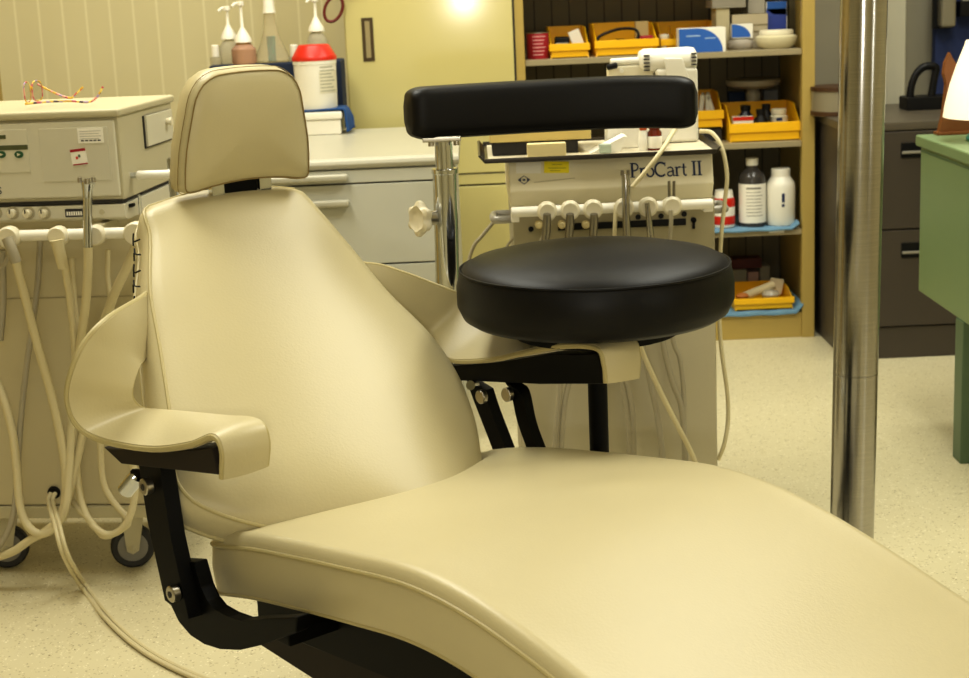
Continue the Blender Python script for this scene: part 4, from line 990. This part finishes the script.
def sticker(px0, px1, py0, py1, ma, name):
    c = [face(px0,py0), face(px1,py0), face(px1,py1), face(px0,py1)]
    return M().loft([[p+fn*.0003 for p in c],[p+fn*.001 for p in c]]).build(name, ma, pc)
sticker(516,541,162.5,173.5,PAPER,'white_sticker')
ys_ = sticker(544,569,161.5,173,YSTK,'yellow_sticker')
dl = M()
for px0, px1, py in ((552,562,165),(548,566,168.5),(550,560,171)):
    a = face(px0,py)+fn*.0012; b = face(px1,py)+fn*.0012; dl.loft([[a,b,b+uz_*.0012,a+uz_*.0012],[a+fn*.0003,b+fn*.0003,b+uz_*.0012+fn*.0003,a+uz_*.0012+fn*.0003]])
dl.build('print', mat('olive_print','#A8A020',.6), ys_)
lg = M(); c = face(524,180)
def dia(r0, r1):
    o_ = [c+ux_*r0+fn*.0006, c+uz_*r0*.75+fn*.0006, c-ux_*r0+fn*.0006, c-uz_*r0*.75+fn*.0006]; i_ = [c+ux_*r1+fn*.0006, c+uz_*r1*.75+fn*.0006, c-ux_*r1+fn*.0006, c-uz_*r1*.75+fn*.0006]
    for k in range(4):
        j = (k+1) % 4; lg.loft([[o_[k],o_[j],i_[j],i_[k]],[p+fn*.0004 for p in (o_[k],o_[j],i_[j],i_[k])]])
dia(.0125,.0105); dia(.0035,.0001)
for s_ in (-1,1):
    p = c+ux_*s_*.006; q = c+ux_*s_*.0095; lg.loft([[p-uz_*.003+fn*.0006,q-uz_*.0006+fn*.0006,q+uz_*.0006+fn*.0006,p+uz_*.003+fn*.0006],[p-uz_*.003+fn*.001,q-uz_*.0006+fn*.001,q+uz_*.0006+fn*.001,p+uz_*.003+fn*.001]])
lg.build('emblem', BLUEINK, pc)
a = face(534,183); b = face(575,178.5); M().loft([[a+fn*.0004,b+fn*.0004,b+uz_*.0018+fn*.0004,a+uz_*.0018+fn*.0004],[a+fn*.0008,b+fn*.0008,b+uz_*.0018+fn*.0008,a+uz_*.0018+fn*.0008]]).build('print', mat('faint_print','#C3BBA0',.6), pc)
# holder bar with round holders
hy = -.022; hb_z = q_(612,208,hy).z
hx0 = q_(511,212,hy).x; hx1 = q_(713,203,hy).x
bar = M().cyl((hx0,hy,hb_z),(hx1,hy,hb_z),.0105,20,bev=.002).box((hx1-.02,hy-.004,hb_z-.016),(hx1,hy+.03,hb_z-.002),.002).box((hx0,hy-.004,hb_z-.020),(hx0+.016,hy+.03,hb_z-.004),.002).build('holder_bar', WHT, pc)
for px in (547,570,593,624,648,672):
    c = q_(px, 209, hy-.006)
    M().lathe([(.006,-.010),(.015,-.011),(.0195,-.007),(.0205,0),(.0195,.007),(.015,.011),(.006,.010)], (0,0,0), 28, mx=Matrix.Translation((c.x,hy-.005,hb_z)) @ Matrix.Rotation(PI/2,4,'X')).build('round_holder', WHTC, bar)
GM = mat('dull_steel','#8E897C',.32,.9)
for px in (547,570,594):
    t_ = M().tube([q_(px,214,-.045), q_(px,222,-.042), q_(px-1,234,-.036), q_(px-3,250,-.03)], [.0075,.0085,.0085,.007], 14, 3).build('handpiece', GM, pc)
    M().tube([q_(px-4,236,-.03), q_(px-9,246,-.03)], .003, 8, 2).build('hose', HOSEG, pc)
    c = q_(px-8,225,.02); M().cyl((c.x,.012,c.z),(c.x,.034,c.z),.0065,16,bev=.002).cyl((c.x,.022,c.z+.0),(c.x,.034,c.z),.0085,16).build('knob', CREAM, pc)
t_ = M().tube([q_(625,174,-.04), q_(626,185,-.042), q_(626,210,-.045), q_(627,236,-.045)], [.0075,.0085,.0075,.0085], 14, 3).build('handpiece', STEEL, pc)
tp = q_(625,173,-.04); M().cyl(tp+Vector((-.006,-.004,-.004)), tp+Vector((-.006,-.004,.006)), .0035, 10).cyl(tp+Vector((.006,-.004,-.004)), tp+Vector((.006,-.004,.006)), .0035, 10).build('syringe_buttons', GM, t_)
M().tube([q_(647,203,-.045), q_(649,220,-.045), q_(651,240,-.042)], [.005,.006,.0075], 12, 3).build('handpiece', STEEL, pc)
M().tube([q_(669,181,-.03), q_(669.5,200,-.03)], .003, 8, 2).tube([q_(674,181,-.03), q_(674,200,-.03)], .003, 8, 2).build('suction_tip', GM, pc)
M().tube([q_(671,210,-.04), q_(671,225,-.038), q_(669,245,-.03)], .0045, 10, 3).build('hose', HOSEG, pc)
M().tube([q_(616,205,-.03), q_(615,225,-.035), q_(614,245,-.03)], .0045, 10, 3).build('hose', HOSE, pc)
dk = M()
a = q_(558,229,.03); b = q_(686,220,.03); zc2 = (a.z+b.z)/2
dk.box((a.x,.0275,zc2-.007),(b.x,.032,zc2+.007),.0015)
for px, py in ((684,214),(661,216),(638,217),(531,229)):
    c = q_(px,py,.03); dk.cyl((c.x,.0275,c.z),(c.x,.032,c.z),.0055,14)
c = q_(693.5,220,.03); dk.cyl((c.x,.0275,c.z),(c.x,.032,c.z),.006,14).box((c.x-.0028,.0275,c.z-.018),(c.x+.0028,.032,c.z))
dk.build('slots', BLKP, body)
# side handles
for s_, xe in ((1, xr), (-1, xl)):
    zh = q_(730,206,.1).z if s_ > 0 else q_(497,217,.1).z
    M().tube([(xe-.005*s_,.06,zh),(xe+.022*s_,.06,zh),(xe+.032*s_,.07,zh),(xe+.032*s_,.13,zh),(xe+.022*s_,.14,zh),(xe-.005*s_,.14,zh)], .0085, 14, 3).build('side_handle', mat('grey_handle','#A5A196',.35,.2), pc)
# tray top
tz = z1+.002
tr = M().box((q_(478,156,.0).x,-.012,tz),(xr+.012,.30,tz+.006), .003)
trw = q_(478,156,0).x
tray = M().prism([(trw,tz+.014),(trw+.012,tz),(xr+.004,tz),(xr+.014,tz+.012),(xr+.010,tz+.012),(xr+.002,tz+.004),(trw+.014,tz+.004),(trw+.004,tz+.016)], 1, -.01, .30).box((trw+.012,-.012,tz-.001),(xr+.004,-.006,tz+.008),.001).box((trw+.012,.296,tz),(xr+.004,.30,tz+.012)).build('tray', mat('tray_steel','#4A453D',.3,.9), pc)
tr.bm.free()
M().box((trw+.02,-.006,tz+.004),(xr,.29,tz+.0055)).build('tray_liner', mat('tray_paper','#CFC6AC',.6), tray)
TZ = tz+.0058
for x in (xl+.05,xr-.05):
    for y in (.09,.35):
        cs_ = M().box((x-.012,y-.015,.065),(x+.012,y+.015,.092),.002).build('caster', DARK, pc)
        M().lathe([(.001,-.012),(.025,-.012),(.033,-.008),(.033,.008),(.025,.012),(.001,.012)], (0,0,0), 24, mx=Matrix.Translation((x,y,.0335)) @ Matrix.Rotation(PI/2,4,'Y')).build('wheel', RUBB, cs_)
# hoses hanging down the front of the cart
def qh(pix, r, ma=HOSEG): return M().tube([q_(*p) for p in pix], r, 10, 6).build('hose', ma, pc)
qh([(555,250,-.03),(557,320,-.02),(560,380,-.015),(557,420,-.015),(553,470,-.015)], .006)
qh([(562,250,-.03),(566,320,-.02),(571,365,-.015),(564,410,-.015),(560,470,-.015)], .006)
qh([(590,250,-.03),(600,330,-.02),(617,370,-.015),(627,410,-.015),(631,470,-.015)], .0065)
qh([(611,250,-.03),(614,330,-.02),(624,370,-.015),(632,410,-.015),(634,470,-.015)], .0065)
qh([(634,250,-.03),(640,330,-.02),(650,380,-.015),(658,420,-.015),(664,470,-.015)], .0065)
qh([(655,250,-.03),(662,335,-.02),(672,380,-.015),(682,410,-.012),(686,470,-.012)], .0065)
qh([(662,250,-.03),(672,335,-.02),(680,360,-.015),(684,400,-.012),(684,470,-.012)], .005)
qh([(677,126,.06),(662,150,-.03),(645,172,-.045),(632,187,-.05)], .0045, HOSE)
qh([(630,250,-.05),(634,310,-.05),(640,345,-.05),(662,395,-.05),(690,450,-.04),(700,475,-.04)], .0052, HOSE)
qh([(700,131,.10),(712,133,.08),(722,148,.06),(727,175,.05),(725,200,.05),(721,240,.05),(719,300,.05),(721,345,.05),(727,390,.05),(728,420,.05),(724,445,.04),(718,460,.04)], .0045, HOSE)
# the cord of the left side, curving down to the floor
qh([(497,218,.15),(482,236,.15),(472,250,.15),(462,290,.15)], .004, HOSEG)
qh([(515,235,.05),(505,250,.06),(498,270,.06)], .003, HOSEG)

# things on the tray
def tb_(name, label, cat, px0, px1, pyt, y, dp, ma, z0=TZ, bev=.002, rz=0, pyb=None):
    a = q_(px0, pyt, y); b = q_(px1, pyt, y); zt = (a.z+b.z)/2
    o = M().box((-(b.x-a.x)/2,0,0),((b.x-a.x)/2,dp,zt-z0), bev).build(name, ma)
    o.location = Vector(((a.x+b.x)/2, y, z0))+QF.loc; o.rotation_euler.z = rz
    return tag(o, label, cat), zt
o, zc3 = tb_('black_case', 'low black case on the tray under the cream folder', 'case', 492, 578, 141, .06, .16, DARK)
o, _ = tb_('cream_folder', 'thick cream folder lying on the black case on the tray', 'folder', 489, 591, 128, .05, .20, mat('cream_folder','#DCC67E',.55), z0=zc3+.0005)
o, _ = tb_('cream_bar', 'short cream bar on the tray in front of the black case', 'bar', 527, 566, 143.5, .0, .025, CREAM)
o, _ = tb_('white_carton', 'white carton on the tray behind the amber bottles', 'carton', 607, 655, 124, .10, .07, WHT)
o = tag(M().prism([(0,0),(.06,.0),(.075,.03),(.07,.032)], 1, 0, .06).build('paper_sheet', PAPER), 'white paper sheet propped on the tray beside the cream folder', 'paper'); p_ = q_(590,148,.03); o.location = Vector((p_.x,.03,TZ))+QF.loc
p_ = q_(605,140,.025); o = tag(M().box((-.012,0,0),(.012,.02,.018),.002).build('glass_cube', mat('pale_green_glass','#B9C4B4',.2)), 'small pale block on the tray before the white carton', 'block'); o.location = Vector((p_.x,.02,TZ))+QF.loc
for px, py, r, capm, lab in ((644,125,.0095,mat('orange_cap','#B4521C',.4),'narrow white bottle with an orange cap on the tray'),(655.5,124,.0145,AMBER,'amber glass bottle with white label on the tray')):
    x = q_(px,140,.03).x; zt = q_(px,py,.03).z; h = zt-TZ
    t = thing('amber_bottle' if r > .012 else 'white_bottle', lab, 'bottle', Vector((x,.045,TZ))+QF.loc)
    M().lathe([(.001,0),(r,0),(r,h*.66),(r*.65,h*.78),(r*.65,h*.8),(.001,h*.8)], n=24).build('body', AMBER if r > .012 else WHT, t)
    M().cyl((0,0,h*.78),(0,0,h),r*.8,20,bev=.001).build('cap', capm, t)
    M().lathe([(r*1.01,h*.08),(r*1.03,h*.09),(r*1.03,h*.52),(r*1.01,h*.53)], n=24).build('label', PAPER, t)
# white device with vented head
DVY = .16
dx = q_(679,100,DVY).x
dv_ = thing('mixing_device', 'white plastic dental device with vented round head on the cart tray', 'device', Vector((dx,DVY,TZ))+QF.loc)
def d_(px, py, y=0): p = q_(px, py, DVY+y); return Vector((p.x-dx, y, p.z-TZ))
a = d_(659,145); b = d_(699,70)
M().box((d_(657,140).x,.0,0),(d_(699,140).x,.09,d_(680,68).z), .008, 3).build('column', WHT, dv_)
hz0 = d_(670,61).z; r_ = .026
hl = d_(639,60).x; hr_ = d_(698.5,60).x
prof = [(hl,.010),(hl+.003,.021),(hl+.012,.026),(hl+.028,.0265),(hl+.040,.0255),(hl+.055,.026),(hr_-.02,.0265),(hr_-.006,.0245),(hr_-.001,.017)]
hm = M(); rings = []
for x, r in prof: rings.append([Vector((x, .03+r*1.1*math.cos(2*PI*i/32), hz0+r*math.sin(2*PI*i/32))) for i in range(32)])
hd = hm.loft(rings).build('vented_head', WHT, dv_, sharp=60)
vm = M()
for i in range(5):
    z = hz0+.013-i*.0075; vm.box((hl+.010,-.0005,z-.0012),(hl+.022,.006,z+.0012))
for i in range(4):
    z = hz0+.013-i*.0075; vm.box((hr_-.014,-.0005,z-.0012),(hr_-.004,.008,z+.0012))
vm.build('vents', DARK, hd)
M().prism([(d_(664,58).x,d_(664,58).z),(d_(682,58).x,d_(682,58).z),(d_(691,84).x,d_(691,84).z),(d_(668,84).x,d_(668,84).z)], 1, -.006, .03, .003).build('front_arm', WHT, dv_)
n0 = d_(609,63); n1 = d_(640,61)
M().cyl((n0.x+.004,.02,n0.z),(hl+.004,.02,n0.z+.001),.008,20,bev=.002).build('nozzle', WHT, dv_)
M().cyl((n0.x-.004,.012,n0.z-.010),(n0.x+.018,.012,n0.z-.006),.006,14,bev=.002).build('nozzle_tip', BLKP, dv_)
a = d_(609,66); b = d_(640,78)
M().box((a.x,.01,0),(hl+.03,.07,a.z-.002), .004).build('lower_box', WHTC, dv_)
c = d_(622,71); M().cyl((c.x,.010,c.z),(c.x,.006,c.z),.0045,16).build('button', WHT, dv_)

# ------------------------------------------------------------------ filing cabinet
FY = 4.62
fx0 = 1.068; fx1 = 1.49; FH = .70
fc = thing('filing_cabinet', 'dark brown two drawer filing cabinet behind the steel pole', 'filing cabinet', (fx0, FY, 0))
FF = Frame((fx0, FY, 0))
W = fx1-fx0
M().box((0,.012,0),(W,.60,FH-.025), .003).build('body', FILEC, fc)
M().box((-.004,-.004,FH-.025),(W+.004,.61,FH), .004).build('top', mat('brown_top','#5E5648',.4), fc)
zj1 = FF.at(905,229,0).z; zj2 = FF.at(905,326,0).z
for i, (za, zb2) in enumerate(((FH-.028, zj1+.002),(zj1-.002, zj2+.002))):
    d = M().box((.008,-.006,zb2),(W-.008,.014,za), .003).build('drawer', FILEC, fc)
    hc_ = FF.at(912,(150,250)[i],-.006); M().box((hc_.x-.032,-.010,hc_.z-.022),(hc_.x+.032,-.004,hc_.z+.022),.002).build('handle_recess', BLKP, d)
    M().box((hc_.x-.030,-.016,hc_.z-.010),(hc_.x+.030,-.008,hc_.z-.002),.002).build('handle', GREYD, d)
M().box((.004,.002,0),(W-.004,.03,zj2-.002),.002).build('plinth', FILEC, fc)
# black carrier with arched handle
ca = aty(903,103,5.0); cb = aty(948,100,5.0); ct = aty(930,62,5.0)
t = thing('tool_carrier', 'black carrier with an arched handle on the dark filing cabinet', 'carrier', ((ca.x+cb.x)/2, 5.0, FH))
hw = (cb.x-ca.x)/2
zbse = aty(920,96,5.0).z-FH
M().box((-hw,-.05,0),(hw,.05,zbse), .004).build('base', BLKP, t)
def c_(px, py): p = aty(px, py, 5.0); return Vector((p.x-(ca.x+cb.x)/2, 0, p.z-FH))
M().tube([c_(910,98), c_(911,88), c_(915,76), c_(922,68), c_(929,66), c_(936,68), c_(934,80), c_(931,98)], [.012,.011,.011,.012,.012,.012,.011,.012], 12, 5).build('handle', BLKP, t)
# round tin at the left edge of the cabinet
tn = aty(831,98,4.86)
t = thing('round_tin', 'shallow grey tin with brown rims on the filing cabinet by the pole', 'tin', (1.118,4.93,FH))
htn = aty(826,88,4.86).z-FH; rr = .085
M().lathe([(.001,0),(rr,0),(rr,htn*.9),(.001,htn*.9)], n=40).build('body', mat('grey_tin','#9A927C',.35,.3), t)
M().lathe([(rr*.97,0),(rr*1.03,.002),(rr*1.03,.014),(rr*.97,.016)], n=40).build('lower_rim', mat('brown_rim','#4A3018',.5), t)
M().lathe([(rr*.9,htn*.86),(rr*1.03,htn*.86),(rr*1.03,htn),(rr*.9,htn)], n=40).build('upper_rim', mat('brown_rim','#4A3018',.5), t)

# blue partition with grey wall units
bpx = aty(935,50,5.36).x
tag(M().box((bpx,5.36,0),(bpx+.9,5.40,1.6), .004).build('partition_panel', mat('blue_fabric','#27345F',.85,var=.15,scale=60), loc=(bpx+.4,5.38,0)), 'blue fabric partition panel behind the desk lamp', 'partition')
a = aty(941,28,5.29); b = aty(957,0,5.29)
t = tag(M().box((a.x,5.29,a.z),(b.x,5.36,a.z+.16), .01, 3).build('wall_unit', mat('satin_grey_unit','#8E8876',.35,.4), loc=((a.x+b.x)/2,5.33,a.z)), 'grey metal holder on the blue partition', 'holder')
M().box((-(b.x-a.x)/2-.012,.0,-.004),((b.x-a.x)/2-.002,.03,.16), .004).build('back_plate', BLKP, t)
a = aty(961,17,5.30); 
t = tag(M().box((a.x,5.31,a.z),(a.x+.12,5.36,a.z+.05), .004).build('mounted_document_tray', BLKP, loc=(a.x+.06,5.33,a.z)), 'black document tray on the blue partition, right of the grey holder', 'tray')
tag(M().box((a.x+.012,5.325,a.z+.0505),(a.x+.10,5.355,a.z+.09), .001).build('paper_stack', mat('grey_paper','#A9A594',.7), loc=(a.x+.05,5.33,a.z+.0505)), 'stack of papers in the black document tray', 'papers')

# ------------------------------------------------------------------ green desk
dx0 = 1.095
dk = thing('steel_desk', 'sage green steel desk at the right edge', 'desk', (dx0, 3.6, 0))
M().box((-.006,-.42,.702),(1.1,.37,.73), .005, 3).build('desk_top', GRN, dk)
M().box((.004,-.40,.338),(1.08,.355,.702), .003).build('side_panel', GRN, dk)
lz = atz(962,465,0)
M().box((.001,-.03,0),(.051,.03,.338), .003).build('leg', GRND, dk)
M().box((1.02,-.03,0),(1.07,.03,.338), .003).build('leg', GRND, dk)
M().box((.002,-.38,.690),(.006,.35,.694)).build('panel_joint', GRND, dk)
# lamp
lx = 1.245; ly = 3.765
lm_ = thing('desk_lamp', 'desk lamp with white shade on the green desk', 'lamp', (lx, ly, .73))
zsb = aty(945,118,ly).z-.73; zst = aty(966,41,ly).z-.73; rb = lx-aty(945,118,ly).x
M().loft([[Vector((r*math.cos(2*PI*i/48), r*math.sin(2*PI*i/48), z)) for i in range(48)] for r, z in ((rb,zsb),(rb*.97,zsb+.03),(rb*.90,zsb+.075),(rb*.80,zsb+.12),(rb*.68,zst-.01),(rb*.66,zst),(rb*.64,zst-.002),(rb*.78,zsb+.118),(rb*.88,zsb+.073),(rb*.95,zsb+.03),(rb*.975,zsb+.002))], cap=False, loop=True).build('lamp_shade', SHADE, lm_)
M().lathe([(.001,0),(.085,0),(.09,.006),(.085,.014),(.03,.022),(.014,.035),(.014,zsb+.08),(.001,zsb+.08)], n=32).build('lamp_base', TEAL, lm_)
# carved wooden stand behind the shade
wx = aty(951,100,3.95)
ws = thing('wooden_stand', 'carved orange brown wooden stand behind the white lamp shade', 'stand', (wx.x+.01,3.94,.73))
def wv(px, py): p = aty(px, py, 3.94); return (p.x-wx.x-.01, max(0, p.z-.73))
pl = [wv(937,131), wv(942,114), wv(944,98), wv(946,84), wv(942.5,74), wv(944,63), wv(949,52), wv(952,60), wv(957,66), wv(954,77), wv(960,92), wv(972,131)]
pl[0] = (pl[0][0], 0); pl[-1] = (pl[-1][0], 0)
M().prism(pl, 1, -.012, .012, .0015).build('carved_body', WOOD, ws)
M().box((pl[0][0]-.004,-.02,0),(pl[-1][0]+.004,.02,.008),.002).build('foot', WOOD, ws)

# ------------------------------------------------------------------ light
W_ = bpy.data.worlds.new('world'); sc.world = W_; W_.use_nodes = True
W_.node_tree.nodes['Background'].inputs[0].default_value = (1,.95,.85,1); W_.node_tree.nodes['Background'].inputs[1].default_value = .12
def area(name, loc, sx, sy, e, col=(.985,.985,.885), rot=(0,0,0)):
    l = bpy.data.lights.new(name, 'AREA'); l.shape = 'RECTANGLE'; l.size = sx; l.size_y = sy; l.energy = e; l.color = col
    o = bpy.data.objects.new(name, l); COL.objects.link(o); o.location = loc; o.rotation_euler = rot; return o
area('ceiling_light', (-.9,.8,2.66), .6, 1.2, 2.5)
area('ceiling_light', (1.0,.8,2.66), .6, 1.2, 2.5)
area('ceiling_light', (-.9,3.0,2.66), .6, 1.2, 34)
area('ceiling_light', (1.1,3.0,2.66), .6, 1.2, 31)
area('ceiling_light', (-.6,4.4,2.66), 1.2, .5, 17)
area('ceiling_light', (1.2,4.3,2.66), 1.2, .5, 17)
area('ceiling_light', (0,-1.0,2.66), 1.2, .6, 22)
area('added_pole_streak_light', (3.15,-.55,1.6), .12, 1.9, 16).rotation_euler = (math.radians(90),0,math.radians(90))  # unseen area light added to give the steel pole its bright streak
area('camera_flash', (-.035,-.04,1.035), .06, .045, 5, (1,.97,.9), (math.radians(84),0,0))
sc.view_settings.view_transform = 'Standard'
sc.view_settings.look = 'None'
sc.view_settings.exposure = .30
sc.view_settings.gamma = .86
